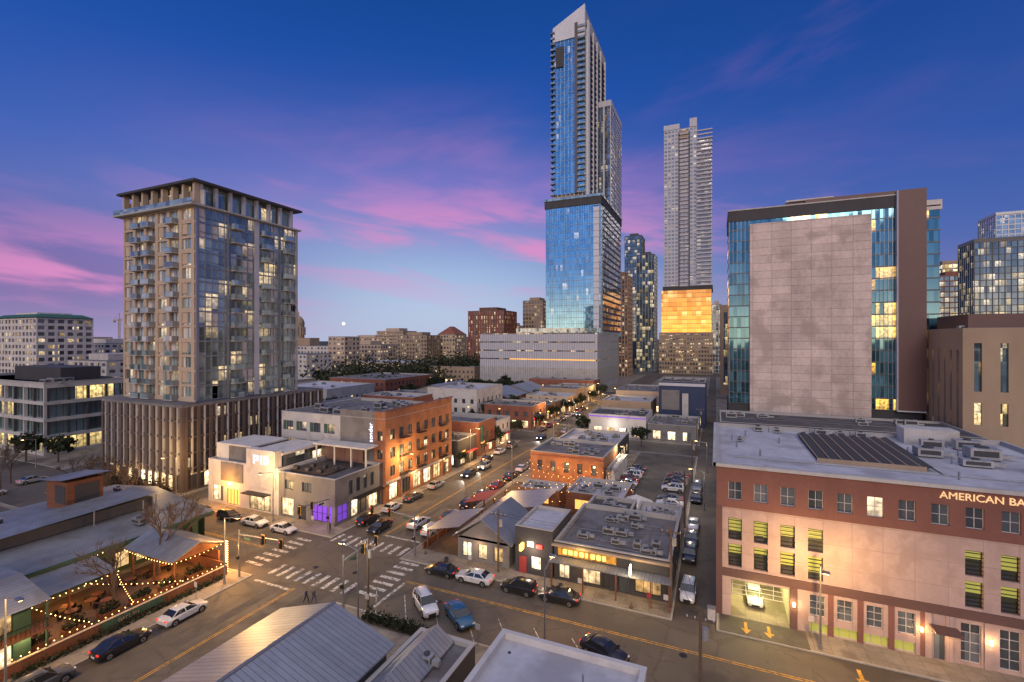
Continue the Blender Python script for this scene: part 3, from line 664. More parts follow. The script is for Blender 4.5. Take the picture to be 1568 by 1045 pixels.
def gab(bb,x,y,w,h): bb.poly('hip_roof','redbrick',[(x-w/2,y,h+.4),(x+w/2,y,h+.4),(x+w/2,y+25,h+.4),(x-w/2,y+25,h+.4),(x,y+8,h+9),(x,y+17,h+9)],[(0,1,4),(1,2,5,4),(2,3,5),(3,0,4,5)])
sky_b('red_roofed_building',-.165,-.115,500,36,'g_far','beige','beige',3.8,1.7,3.6,1.4,25,0,gab)
sky_b('brown_office_tower',-.105,-.007,430,57,'g_far','brown','redbrick',4,1.0,2.6,1.5,30)
sky_b('tan_office_tower',.018,.07,450,68,'g_far','tan','tan',3.8,1.5,3,1.0)
sky_b('tan_office_tower',-.04,.02,520,46,'g_far','beige','beige',3.8,1.5,3,1.0)
sky_b('dark_glass_tower',.237,.278,500,141,'g_dkt','dmull','dmull',3.6,.5,3,.3)
sky_b('dark_glass_tower',.262,.305,450,112,'g_dkt','dmull','mull',3.6,.5,3,.3)
sky_b('orange_stone_tower',.212,.248,390,84,'g_far','orange','tan',3.8,1.5,2.6,1.0)
sky_b('slim_glass_tower',.424,.447,430,63,'g_dkt','ltgrey','ltgrey',3.6,.6,3,.5)
sky_b('brown_glass_tower',.912,.985,330,76,'g_dkt','redbrick','maroon',3.8,.8,3,.4)
sky_b('yellow_lit_office',.92,1.0,350,88,'g_yel','tan','mull',3.8,.8,3,.4,25,0,None,False)
sky_b('dark_hotel_tower',.992,1.12,262,86,'g_dkt','dmull','dmull',3.6,.4,2.6,.3,20,0,None,False)
sky_b('glass_grid_tower',1.045,1.25,330,121,'g_grid','mull','mull',3.6,.8,3.4,.6,26,0,None,False)
xa,ya=bear(-.455,950)
b=B('capitol_dome',xa,ya)
b.box('hall','tan',xa-45,xa+45,ya-12,ya+12,0,34)
b.tube('drum','tan',(xa,ya,34),(xa,ya,62),12,n=24)
for i in range(16):
    a=i*math.pi/8;b.tube('colonnade','beige',(xa+13.5*math.cos(a),ya+13.5*math.sin(a),40),(xa+13.5*math.cos(a),ya+13.5*math.sin(a),56),.8,n=6)
pr=[(12.5,62),(12,66),(10.5,70.5),(8,74.5),(5,77.5),(2.4,79)]
for (r0,z0),(r1,z1) in zip(pr,pr[1:]): b.tube('dome','tan',(xa,ya,z0),(xa,ya,z1),r0,r1,24)
b.tube('lantern','beige',(xa,ya,79),(xa,ya,86),2,n=10);b.tube('finial','beige',(xa,ya,86),(xa,ya,92),.7,.2,6)
b.done()
# tower crane on the horizon
xa,ya=bear(-.835,620)
b=B('tower_crane',xa,ya)
for dx in (-.9,.9):
    for dy in (-.9,.9): b.tube('mast','ypaint',(xa+dx,ya+dy,0),(xa+dx,ya+dy,58),.2,n=4)
for k in range(14): b.tube('mast_bracing','ypaint',(xa-.9,ya-.9,k*4.1),(xa+.9,ya-.9,k*4.1+4.1),.14,n=4)
for dz in (56,58): b.tube('jib','ypaint',(xa-14,ya,dz),(xa+38,ya,dz-.6),.25,n=4)
for k in range(18): b.tube('jib_bracing','ypaint',(xa-14+k*2.9,ya,56),(xa-12.5+k*2.9,ya,58),.12,n=4)
b.tube('apex','ypaint',(xa,ya,58),(xa,ya,66),.3,n=4);b.tube('tie','ypaint',(xa,ya,66),(xa+30,ya,57.6),.1,n=4);b.tube('tie','ypaint',(xa,ya,66),(xa-13,ya,58),.1,n=4);b.box('counterweight','slab',xa-14,xa-10,ya-1,ya+1,53.5,56)
b.done()
mats=['beige','tan','ltgrey','white','brown','grey','beige','redbrick']
for i in range(105):
    t=R.uniform(-1.25,.35);D=R.uniform(330,950);x,y=bear(t,D)
    if -150<x<10 and y<480: continue
    w=R.uniform(16,46);d=R.uniform(15,30);h=R.choice([7,9,12,16,20,24]) + (R.random()<.15)*9
    m=R.choice(mats);bb=B('distant_building',x,y)
    towerbox(bb,x-w/2,x+w/2,y,y+d,0,h,'g_far',slab=m,pier=m,fh=3.5,sh=1.8,bay=4,pw=1.8,faces='SE',dep=.3,part='building');bb.done()
# ------------------------------------------------------------ low blocks
def gable(b,x0,x1,y0,y1,ze,zr,rm,axis='y',ov=.5,wallm='ltgrey'):
    if axis=='y':
        xm=(x0+x1)/2
        v=[(x0-ov,y0-ov,ze-.1),(xm,y0-ov,zr),(x1+ov,y0-ov,ze-.1),(x0-ov,y1+ov,ze-.1),(xm,y1+ov,zr),(x1+ov,y1+ov,ze-.1)]
        b.poly('gable_walls',wallm,[(x0,y0,ze-.3),(x1,y0,ze-.3),(xm,y0,zr-.1),(x0,y1,ze-.3),(x1,y1,ze-.3),(xm,y1,zr-.1)],[(0,1,2),(3,4,5)])
    else:
        ym=(y0+y1)/2
        v=[(x0-ov,y0-ov,ze-.1),(x0-ov,ym,zr),(x0-ov,y1+ov,ze-.1),(x1+ov,y0-ov,ze-.1),(x1+ov,ym,zr),(x1+ov,y1+ov,ze-.1)]
        b.poly('gable_walls',wallm,[(x0,y0,ze-.3),(x0,y1,ze-.3),(x0,ym,zr-.1),(x1,y0,ze-.3),(x1,y1,ze-.3),(x1,ym,zr-.1)],[(0,1,2),(3,4,5)])
    v2=[(x,y,z+.15) for x,y,z in v]
    b.poly('gable_roof',rm,v+v2,[(0,1,4,3),(1,2,5,4),(6,7,10,9),(7,8,11,10),(0,6,7,1),(1,7,8,2),(3,4,10,9),(4,5,11,10),(0,3,9,6),(2,8,11,5)])
def shop(name,x0,x1,y0,y1,h,m,rm='roofg',hv=3,gl='g_shop'):
    S=row(x0+.3,x1-.3,max(1,int((x1-x0)/4)),2.4,.5,3.0);E=row(y0+.3,y1-.3,max(1,int((y1-y0)/4)),2.4,.5,3.0)
    z=4.4
    while z+2.4<h:
        S=S+row(x0+.3,x1-.3,max(1,int((x1-x0)/3.2)),1.3,z,z+1.6,'g_dark');E=E+row(y0+.3,y1-.3,max(1,int((y1-y0)/3.2)),1.3,z,z+1.6,'g_dark');z+=3.3
    b=lowb(name,x0,x1,y0,y1,h,m,rm,S,E,gl=gl,hv=hv,done=False)
    if -60.5<x1<-56:
        u=y0+1.5
        while u<y1-3:
            b.box('shop_sign',R.choice(['ysign','wsign','warmlo','rsign','ysign']),x1+.02,x1+.1,u,u+R.uniform(1,2.2),3.25,3.7);u+=R.uniform(5,8)
        b.box('shop_awning',R.choice(['black','red','dkgrey','greenp']),x1+.02,x1+1.2,y0+1,y1-1,3.05,3.18)
        b.light(x1+1.6,(y0+y1)/2,2.7,340,(1,.6,.25))
    return b
b=shop('red_awning_shop',-75,-57,98.5,108,6.5,'dkgrey','roofd');b.done()
b=shop('brick_restaurant',-80,-57.5,110,120,9,'redbrick','roofg',3);b.box('teal_banner','green',-57.3,-56.9,111,112,3.8,8);b.done()
shop('white_shop_building',-78,-58,122,132,7.5,'white').done()
shop('white_apartment_block',-108,-84,100,118,12.5,'ltgrey','roofw',6).done()
shop('brown_shop',-126,-110,100,128,9,'brown').done()
shop('brick_apartment_block',-106,-86,121,132,13,'redbrick','roofw',5).done()
for k,(x0,x1,y0,y1,h,m,rm) in enumerate(((-76,-58,150,165,8,'redbrick','roofg'),(-100,-79,150,172,13,'white','roofw'),(-76,-59,168,186,6,'brown','roofd'),(-98,-78,176,196,7,'orange','roofg'),(-76,-57,190,204,7,'beige','roofw'),(-76,-58,207,222,8.5,'tan','roofg'),(-97,-79,202,225,6.5,'tan','roofw'),(-76,-58,226,244,7.5,'beige','roofg'),(-126,-104,150,170,9,'grey','roofg'),(-126,-103,176,200,8,'beige','roofw'),(-97,-60,247,262,9,'redbrick','roofg'),(-186,-150,150,180,10,'ltgrey','roofw'),(-186,-150,188,230,11,'redbrick','roofg'),(-186,-146,96,130,8,'beige','roofg'),(-245,-208,98,130,12,'brown','roofg'),(-245,-208,150,200,9,'tan','roofw'),(-188,-152,285,310,12,'tan','roofg'),(-260,-200,280,320,14,'beige','roofw'))):
    b=shop('low_commercial_building',x0,x1,y0,y1,h,m,rm,4)
    if k in (3,6,9): gable(b,x0,x1,y0,y1,h,h+3,'metalroofx','y',.4,m)
    b.done()
# ------------------------------------------------------------ right side of main street
b=B('gabled_bar_house',-31,63)
facade(b,'S',57.9,-33.5,-25.6,0,3.4,'grey',row(-33.3,-26,3,1.4,.6,2.6,'g_shop'));facade(b,'E',-25.6,57.9,67,0,3.4,'grey',[]);facade(b,'W',-33.5,57.9,67,0,3.4,'grey',[])
gable(b,-33.5,-25.6,57.9,67,3.4,6.2,'metalroofx','y',.6,'grey')
b.poly('porch_roof','metalroofx',[(-39.5,58.5,2.9),(-33.8,58.5,4.2),(-33.8,67,4.2),(-39.5,67,2.9)],[(0,1,2,3)])
for y in (58.8,61.5,64,66.7): b.box('porch_posts','wood',-39.3,-39.1,y,y+.2,0,2.9)
b.box('porch_deck','deck',-39.4,-33.6,58.4,67,.13,.3);b.box('patio_fence','wood',-39.7,-39.5,58.3,67.3,.13,1.1)
b.light(-36.5,62,2.3,90,(1,.6,.3));b.light(-30,57,2.6,100,(1,.6,.3));b.done()
b=lowb('dark_grey_bar',-24.6,-19.4,57.7,66,6.2,'dkgrey','roofw',[(-24,-23,.2,2.4,'g_dark',(1,1)),(-22.4,-20.2,.8,2.5,'g_shop',(2,1))],[(60,63,3.6,4.8)],hv=0,par=.3,done=False)
b.box('neon_sign','rsign',-21.6,-20.8,57.55,57.65,3.7,4.2);b.box('neon_sign','white_l',-22.8,-22.0,57.55,57.65,3.8,4.4);b.box('neon_sign','ysign',-23.6,-23.3,56.6,57.6,3.4,4.2);b.box('red_door','red',-24,-23,57.6,57.68,.2,2.3)
b.light(-22,56.6,3.4,200,(1,.7,.5));b.done()
b=lowb('corner_tavern',-19.2,-4.9,57.8,73,5.0,'dkgrey','roofg',[(-18.6,-17.2,.4,3,'g_shop',(2,1)),(-15.6,-12,.4,2.9,'g_shop',(4,1)),(-11,-9.6,.1,2.6,'g_dark',(1,1)),(-9,-6,.6,2.9,'g_shop',(3,1))],[(60,63,1,2.6),(66,70,1,2.6)],hv=13,done=False,s=.7)
b.box('sign_band','ypaint',-18.6,-11.2,57.5,57.75,3.5,4.5);b.box('roof_fascia','tan',-19.4,-4.7,57.3,57.75,4.55,4.8)
b.box('awning_canopy','metalroof',-19.3,-4.7,55.7,57.5,3.2,3.34)
for x in (-19,-15,-11,-7,-5): b.box('awning_posts','wood',x,x+.16,55.8,55.96,.13,3.2)
for i,w in enumerate((.5,.5,.4,.5,.3,.5,.5,.4)): b.box('lit_letters','ysign',-17.9+i*.72,-17.9+i*.72+w,57.4,57.48,3.75,4.3)
b.box('lit_corner_sign','white_l',-9.26,-9.14,55.3,56.0,3.6,4.7);b.light(-9,55,4,300,(1,.7,.3));b.light(-15,56.8,3.0,130,(1,.6,.2));b.light(-15.5,56.6,5.2,130,(1,.65,.2))
b.done()
lowb('rear_kitchen_wing',-11.5,-5,73.3,80,4.2,'ltgrey','roofw',[],[(75,77,1,2.4)],hv=5,s=.7)
lowb('flat_roof_kitchen',-19,-12,73.3,79,4.6,'grey','roofd',[(-17,-14,1,2.6)],[],hv=4,s=.7)
b=B('beer_garden_pavilion',-29,73)
b.poly('canopy_roof','metalroofx',[(-34,68.2,3.6),(-25,68.2,5.2),(-25,78,5.2),(-34,78,3.6)],[(0,1,2,3)])
b.poly('canopy_roof','red',[(-39.6,70,3.2),(-35,70,4.4),(-35,76,4.4),(-39.6,76,3.2)],[(0,1,2,3)])
for x in (-33.8,-25.2,-39.4,-35.2):
    for y in (68.6,73,77.6): b.box('posts','wood',x-.1,x+.1,y,y+.2,0,3.4)
b.box('bar_counter','wood',-33,-27,74,75,0,1.1);b.box('deck','deck',-39.8,-20,67.5,94,.136,.2)
for i in range(12):
    x=R.uniform(-38,-22);y=R.uniform(79,93)
    b.tube('table','wood',(x,y,.9),(x,y,.96),.6,n=10);b.tube('table_leg','black',(x,y,.2),(x,y,.9),.05)
    for k in range(4):
        a=k*1.57;b.box('stools','black',x+math.cos(a)*.95-.17,x+math.cos(a)*.95+.17,y+math.sin(a)*.95-.17,y+math.sin(a)*.95+.17,.2,.66)
b.light(-30,72,3,200,(1,.55,.2));b.light(-36,84,3,300,(1,.55,.2));b.light(-25,91,3,300,(1,.5,.2))
b.done()
lowb('patio_bar',-24.5,-14.5,80.5,90,4.0,'wood','roofw',[(-23,-19,1,2.8,'warmlo',(3,1))],[],hv=6,s=.8)
lowb('patio_bar_annex',-33.5,-26,81,86,3.6,'orange','roofw',[(-32,-28,1,2.6,'warmlo',(3,1))],[],hv=3,s=.7)
b=lowb('brick_tavern',-37.7,-21.4,97,112,6.4,'orange','roofg',row(-37,-22,5,1.1,2.4,4.6,'g_dark',(1,2)),row(98,111,4,1.2,1.2,3.6,'g_dark'),hv=7,done=False)
b.box('brick_cornice','redbrick',-37.8,-21.3,96.85,97.05,5.6,5.9);b.light(-30,94.6,3.5,400,(1,.5,.12));b.light(-24,95,3.5,240,(1,.55,.15));b.done()
lowb('flat_roof_bar',-37.5,-22,115,131,5.5,'dkgrey','roofw',[],row(116,130,4,2,1,3),hv=8)
lowb('corrugated_bar',-21,-19.2,97,112,4,'white','roofw',[],[],hv=0)
b=lowb('neon_bar_building',-38,-20,150,166,7,'white','roofd',row(-37,-21,4,2.6,.5,3),[],hv=6,done=False)
b.box('neon_trim','purple',-38.2,-19.9,149.8,149.9,6.2,6.5);b.light(-30,147.5,4,400,(.9,.85,.75));b.done()
lowb('grey_bar_building',-19.5,-5,150,170,5,'grey','roofg',row(-19,-6,3,2.2,.5,3),[],hv=9)
b=lowb('mural_venue',-19,-3.5,176,196,16,'dkblue','roofd',[(-8,-5,1,4)],[],hv=4,done=False)
b.box('mural_band','grey',-18,-12,175.8,175.95,6,13);b.box('stair_tower','ltgrey',-11,-9,174.6,175.9,2,12);b.box('white_band','cool',-19,-3.6,175.85,175.95,14.5,15.5);b.done()
lowb('tan_corner_building',-40,-22,178,196,8,'tan','roofw',row(-39,-23,4,2,.5,3),row(179,195,3,2,.5,3),hv=5)
lowb('tan_corner_building',-40,-20,205,235,9,'beige','roofg',row(-39,-21,4,2,.5,3),[],hv=5)
lowb('dark_garage_building',1,40,100,128,6,'dkgrey','roofg',[],row(101,127,5,2,1,3),hv=8,s=1.3)
lowb('dark_podium_building',1,60,150,175,7,'dkgrey','roofd',[],[],hv=8,s=1.3)
lowb('far_dark_block',2,44,285,320,50,'tan','roofg',row(3,43,12,2,6,46,'g_dkt',(1,10)),[],hv=4,s=2)
b=B('patio_umbrella',-12.6,82.5)
pts=[( -12.6+3.2*math.cos(i*math.pi/4),82.5+3.2*math.sin(i*math.pi/4),3.0) for i in range(8)]
b.poly('canopy','cloth',pts+[(-12.6,82.5,4.4)],[(i,(i+1)%8,8) for i in range(8)]);b.tube('mast','metal',(-12.6,82.5,0),(-12.6,82.5,4.6),.07)
b.light(-12.6,79,3.4,160,(1,.8,.6));b.done()
# ------------------------------------------------------------ foreground roofs
b=B('metal_roof_warehouse',-30.5,20)
for f,p,u0,u1 in (('S',5,-36.6,-24.6),('N',31,-36.6,-24.6)): facade(b,f,p,u0,u1,0,5.8,'grey',[])
for f,p,u0,u1 in (('W',-36.6,5,31),('E',-24.6,5,31)): facade(b,f,p,u0,u1,0,5.8,'grey',[])
gable(b,-36.6,-24.6,5,31,6,7.9,'metalroofx','y',.5,'dkgrey')
b.box('ridge_cap','metal',-30.75,-30.45,4.5,31.5,8.03,8.1)
b.done()
b=lowb('low_dark_roof_building',-24.0,-18.6,8,35,5.4,'dkgrey','roofg',[],[],hv=5,par=.3,done=False,s=.6)
gable(b,-23.6,-20.5,26,34.5,5.3,6.3,'metalroofx','y',.1,'dkgrey');b.done()
b=lowb('white_parapet_building',-14.8,-4.3,12,32.4,9.0,'ltgrey','roofw',[],[],hv=0,par=.45,cop='white',done=False)
hvac(b,-6.5,22,8.55,.7);b.tube('roof_drain','dkgrey',(-13.6,30.8,8.55),(-13.6,30.8,8.6),.12);b.tube('vent_pipe','metal',(-8,30,8.55),(-8,30,9.1),.06);b.done()
lowb('near_block_building',-2.5,20,0,33,4,'grey','roofd',[],[],hv=3)
# ------------------------------------------------------------ near-left restaurant
b=B('patio_restaurant',-78,33)
facade(b,'S',24,-97,-73,0,4.6,'greenp',[]);facade(b,'E',-73,24,47,0,4.6,'greenp',row(24.5,46.5,8,2,.5,2.6,'g_shop'))
facade(b,'N',48,-97,-73,0,4.6,'greenp',[])
b.poly('metal_roof','metalroof',[(-98,23.5,5.2),(-86,23.5,6.4),(-86,48.5,6.4),(-98,48.5,5.2),(-71.6,23.5,4.4),(-71.6,48.5,4.4)],[(0,1,2,3),(1,4,5,2)])
b.box('roof_fascia','greenp',-71.65,-71.5,23.5,48.5,4.0,4.38)
b.box('clerestory','dkgrey',-84,-79,26,44,5.6,7.0);b.poly('clerestory_roof','metalroof',[(-84.6,25.5,7.1),(-78.4,25.5,7.1),(-78.4,44.5,7.6),(-84.6,44.5,7.6)],[(0,1,2,3)])
b.box('red_cupola','wood',-92.5,-87,37,41.5,5.5,10);b.box('cupola_opening','dkgrey',-90,-87.3,36.93,36.99,6.8,9.4);b.poly('cupola_roof','metalroof',[(-93.2,36,10),(-86,36,10.7),(-86,42.2,10.7),(-93.2,42.2,10)],[(0,1,2,3)])
b.box('cupola_opening','dkgrey',-86.99,-86.93,38,41,6.8,9.4)
for i in range(8): x=-76-R.random()*8;b.tube('vent_pipe','metal',(x,26+i*2.6,5),(x,26+i*2.6,7.4),.1)
hvac(b,-75,40,4.9,.8);hvac(b,-88,30,6.2,.8);hvac(b,-90,45,6,.7)
gable(b,-71,-61.5,36.6,42.6,3.6,4.8,'metalroof','x',.4,'wood')
for x in (-70.6,-66,-61.8): b.box('canopy_posts','wood',x,x+.2,36.8,37,0,3.5)
b.poly('lower_roof','metalroof',[(-71.4,23.8,3.9),(-66.5,23.8,3.1),(-66.5,33.2,3.1),(-71.4,33.2,3.9)],[(0,1,2,3)])
for y in (24.4,28.5,32.6): b.box('lower_roof_posts','wood',-66.8,-66.6,y,y+.2,0,3.05)
b.box('patio_deck','deck',-71.3,-59.4,22,42,.136,.22)
b.box('stage_wall','wood',-71.3,-61.5,42.3,42.5,.14,2.6)
for i in range(6): b.box('planter','wood',-62.6,-61.6,23+i*3.1,25+i*3.1,.22,.8)
b.light(-66,39,2.6,360,(1,.42,.1));b.light(-68,29,2.4,240,(1,.5,.16));b.light(-63,25.5,2.2,260,(1,.5,.18));b.light(-63,31,2.2,260,(1,.48,.15));b.light(-62.5,35.4,2.0,260,(1,.45,.12));b.light(-59.4,42.6,3.2,1400,(1,.42,.08))
for i in range(9):
    x=R.uniform(-70,-64);y=R.uniform(23,41);b.tube('table','wood',(x,y,.9),(x,y,.95),.6,n=10);b.tube('table_leg','black',(x,y,.2),(x,y,.9),.05)
    for k in range(3):
        a=k*2.1;b.box('stools','black',x+math.cos(a)*.95-.17,x+math.cos(a)*.95+.17,y+math.sin(a)*.95-.17,y+math.sin(a)*.95+.17,.2,.66)
b.done()
b=B('patio_fence',-59,32)
b.box('fence_boards','wood',-59.15,-59.0,20,41.8,.13,1.3);b.box('fence_cap','beige',-59.22,-58.93,20,41.8,1.3,1.38)
for i in range(15): b.box('fence_posts','greenp',-59.25,-59.16,20+i*1.55,20.15+i*1.55,.13,1.5)
b.box('fence_sign','greenp',-58.98,-58.9,28,34,.5,1.2);b.box('fence_boards','wood',-71,-59.2,41.8,41.95,.13,1.5)
b.done()
text(b.e,'GARDEN','tan',(-58.86,29.4,.65),(math.radians(90),0,math.radians(90)),.5,.02)
b=B('two_storey_corner_bar',-66,18)
facade(b,'E',-60.4,8,23,0,6,'greenp',row(8.5,22.5,4,2.0,.3,2.7,'g_shop')+row(8.5,22.5,4,2.0,3.6,5.4,'g_shop'));facade(b,'N',23,-74,-60.4,0,6,'wood',[]);facade(b,'S',8,-74,-60.4,0,6,'wood',[])
b.poly('metal_roof','metalroof',[(-75,7,7),(-65,7,7.2),(-59.0,7,5.9),(-75,24,7),(-65,24,7.2),(-59.0,24,5.9)],[(0,1,4,3),(1,2,5,4)])
b.box('balcony','wood',-60.3,-59.0,8,24,3.1,3.3);b.box('balcony_rail','black',-59.05,-59,8,24,4.2,4.27)
for i in range(50): b.box('balusters','black',-59.05,-59.02,8+i*.32,8.03+i*.32,3.3,4.2)
for i in range(5): b.box('balcony_posts','greenp',-59.2,-59.06,8+i*3.9,8.15+i*3.9,.13,5.8)
b.light(-59.6,22.5,2.6,140,(1,.7,.3));b.box('porch_lamp','warm',-60.2,-60,22.4,22.6,2.7,2.9);b.done()
def strings(pts,name='string_lights',mat='bulb',r=.045,step=.6,sag=.35):
    b=B(name,pts[0][0][0],pts[0][0][1])
    for a,c in pts:
        a=Vector(a);c=Vector(c);L=(c-a).length;n=max(2,int(L/step));pr=None
        for i in range(n+1):
            t=i/n;p=a.lerp(c,t)-Vector((0,0,sag*4*t*(1-t)))
            if pr is not None: b.tube('wire','black',pr,p,.012,n=3)
            pr=p;q=p-Vector((0,0,.06))
            b.poly('bulbs',mat,[q+Vector(v)*r for v in ((1,0,0),(-1,0,0),(0,1,0),(0,-1,0),(0,0,1),(0,0,-1))],[(0,2,4),(2,1,4),(1,3,4),(3,0,4),(2,0,5),(1,2,5),(3,1,5),(0,3,5)])
    b.done()
strings([((-59.1,20+i*5.4,1.9),(-59.1,25.4+i*5.4,1.9)) for i in range(4)]+[((-71.4,24,4.0),(-71.4,34,4.0)),((-66.4,23.8,3.0),(-66.4,33.2,3.0)),((-66.4,30,3.0),(-59.2,36,2.0)),((-66.4,25,3.0),(-59.2,27,2.0)),((-66.4,33,3.0),(-59.2,31,2.0)),((-61.2,36.2,3.5),(-61.2,43,3.5)),((-71,36.2,3.5),(-61.2,36.2,3.5))],step=.55,sag=.2,r=.055)
strings([((-60+.12*i,42.1,.4),(-60+.12*i,42.1,4.3)) for i in range(6)],step=.3,r=.07,sag=0)
strings([((-39,68+i*5,3.6),(-24,70+i*5.2,4)) for i in range(5)]+[((-20,95,4),(-38,96,4)),((-33,79,4),(-14,92,4.2)),((-36,92,4),(-14,86,4))],step=1.2,r=.05)
# ------------------------------------------------------------ vehicles
def carmesh(kind):
    V=[];F=[];MI=[]
    def add(vs,fs,m):
        n=len(V);V.extend(vs);F.extend([tuple(i+n for i in f) for f in fs]);MI.extend([m]*len(fs))
    def bx(x0,x1,y0,y1,z0,z1,m):
        add([(x0,y0,z0),(x1,y0,z0),(x1,y1,z0),(x0,y1,z0),(x0,y0,z1),(x1,y0,z1),(x1,y1,z1),(x0,y1,z1)],[(3,2,1,0),(4,5,6,7),(0,1,5,4),(1,2,6,5),(2,3,7,6),(3,0,4,7)],m)
    suv=kind!='sedan';zt=.12 if suv else 0
    st=[(-2.32,.42,.80+zt,.74),(-2.24,.30,.96+zt,.86),(-1.7,.22,1.02+zt,.91),(-.6,.2,1.0+zt,.93),(.8,.2,.98+zt,.93),(1.3,.22,.93+zt,.92),(2.0,.24,.80+zt,.87),(2.25,.30,.70+zt,.78),(2.33,.38,.58+zt,.68)]
    rings=[]
    for x,zb,zz,hw in st:
        h=[(hw*.88,zb),(hw*.99,zb+.12),(hw,zb+(zz-zb)*.55),(hw*.97,zz-.12),(hw*.88,zz-.02),(hw*.45,zz+.02)]
        rings.append([(x,y,z) for y,z in h]+[(x,-y,z) for y,z in reversed(h)])
    m=len(rings[0]);vs=[p for r in rings for p in r]
    fs=[(i*m+j,i*m+(j+1)%m,(i+1)*m+(j+1)%m,(i+1)*m+j) for i in range(len(rings)-1) for j in range(m)]
    fs+=[tuple(range(m)),tuple(range(len(vs)-1,len(vs)-m-1,-1))]
    add(vs,fs,0)
    if kind=='sedan': gb=(-1.75,1.1);gt=(-1.05,.25);zr=1.43;zb=.97
    elif kind=='suv': gb=(-2.18,1.1);gt=(-1.95,.3);zr=1.72;zb=1.08
    else: gb=(-.5,1.1);gt=(-.35,.35);zr=1.78;zb=1.08
    hb,ht=.83,.66
    a=[(gb[0],-hb,zb),(gb[1],-hb,zb),(gb[1],hb,zb),(gb[0],hb,zb),(gt[0],-ht,zr-.06),(gt[1],-ht,zr-.06),(gt[1],ht,zr-.06),(gt[0],ht,zr-.06)]
    add(a,[(0,1,5,4),(1,2,6,5),(2,3,7,6),(3,0,4,7)],1)
    r=[(gt[0]-.06,-ht-.02,zr-.06),(gt[1]+.06,-ht-.02,zr-.06),(gt[1]+.06,ht+.02,zr-.06),(gt[0]-.06,ht+.02,zr-.06),(gt[0]+.15,-ht+.14,zr),(gt[1]-.2,-ht+.14,zr),(gt[1]-.2,ht-.14,zr),(gt[0]+.15,ht-.14,zr)]
    add(r,[(3,2,1,0),(4,5,6,7),(0,1,5,4),(1,2,6,5),(2,3,7,6),(3,0,4,7)],0)
    for s in (-1,1):
        def pil(xa,xb,w):
            ya,yb=s*(hb+.012),s*(ht+.012)
            add([(xa-w,ya,zb),(xa+w,ya,zb),(xb+w,yb,zr-.05),(xb-w,yb,zr-.05)],[(0,1,2,3)],0)
        pil(gb[0]+.08,gt[0]+.03,.10);pil(gb[1]-.05,gt[1]-.02,.05)
        if kind!='pickup': pil((gb[0]+gb[1])/2+.1,(gt[0]+gt[1])/2+.1,.05)
        if kind=='suv': pil(gb[0]+.95,gt[0]+.85,.05)
        bx(.95,1.15,s*.93-.06,s*.93+.06,zb-.02,zb+.12,0)
        bx(-1.6,1.6,s*.92-.02,s*.92+.02,.2,.34,2)
        bx(-.1,.08,s*.935-.01,s*.935+.01,.82+zt,.86+zt,2)
        bx(2.10,2.29,s*.62-.16,s*.62+.16,.60+zt,.72+zt,4);bx(-2.32,-2.22,s*.66-.16,s*.66+.16,.78+zt,.92+zt,5)
        for wx in (-1.42,1.42):
            R0=.34 if not suv else .37
            def disc(r,y,mm,n=16):
                vs=[(wx+r*math.cos(2*math.pi*i/n),y,R0+r*math.sin(2*math.pi*i/n)) for i in range(n)]
                add(vs,[tuple(range(n))],mm)
            disc(R0+.07,s*.938,2)
            n=16;y0,y1=s*.74,s*.95
            vs=[(wx+R0*math.cos(2*math.pi*i/n),y,R0+R0*math.sin(2*math.pi*i/n)) for y in (y0,y1) for i in range(n)]
            add(vs,[(i,(i+1)%n,n+(i+1)%n,n+i) for i in range(n)]+[tuple(range(n)),tuple(range(n,2*n))],2)
            disc(R0*.66,s*.956,3,12);disc(R0*.2,s*.96,2,8)
    bx(2.27,2.345,-.42,.42,.36,.56+zt,2);bx(-2.35,-2.26,-.26,.26,.5,.64,4);bx(-2.34,-2.2,-.7,.7,.32,.44,2)
    if kind=='pickup': bx(-2.2,-.6,-.72,.72,1.06,1.145,2)
    if kind=='suv':
        for s in (-1,1): bx(-1.7,.1,s*.56-.02,s*.56+.02,zr-.01,zr+.04,2)
    me=bpy.data.meshes.new('car_'+kind);me.from_pydata(V,[],F);me.update()
    for mt in (PAINT[0],M['cglass'],M['tyre'],M['rim'],M['lens'],M['tail']): me.materials.append(mt)
    me.polygons.foreach_set('material_index',MI);me.shade_smooth();me.set_sharp_from_angle(angle=.55)
    return me
CM={k:carmesh(k) for k in ('sedan','suv','pickup')}
def car(x,y,ang,col,kind='sedan',name='parked_car',z=0,lights=False):
    o=bpy.data.objects.new(name,CM[kind]);sc.collection.objects.link(o)
    o.location=(x+R.uniform(-.12,.12),y,z);o.rotation_euler=(0,0,math.radians(ang+R.uniform(-1.5,1.5)));k=R.uniform(.94,1.06);o.scale=(k,k*.99,k)
    o.material_slots[0].link='OBJECT';o.material_slots[0].material=PAINT[col]
    if lights:
        o.material_slots[4].link='OBJECT';o.material_slots[4].material=M['head']
        l=bpy.data.lights.new('headlight','SPOT');l.energy=700;l.spot_size=1.1;l.color=(1,.92,.78)
        lo=bpy.data.objects.new('headlight',l);sc.collection.objects.link(lo);lo.parent=o;lo.location=(2.5,0,.75);lo.rotation_euler=(math.radians(90-8),0,math.radians(-90))
    return o
Wt,Bk,Si,Bl,Rd,Gy=range(6)
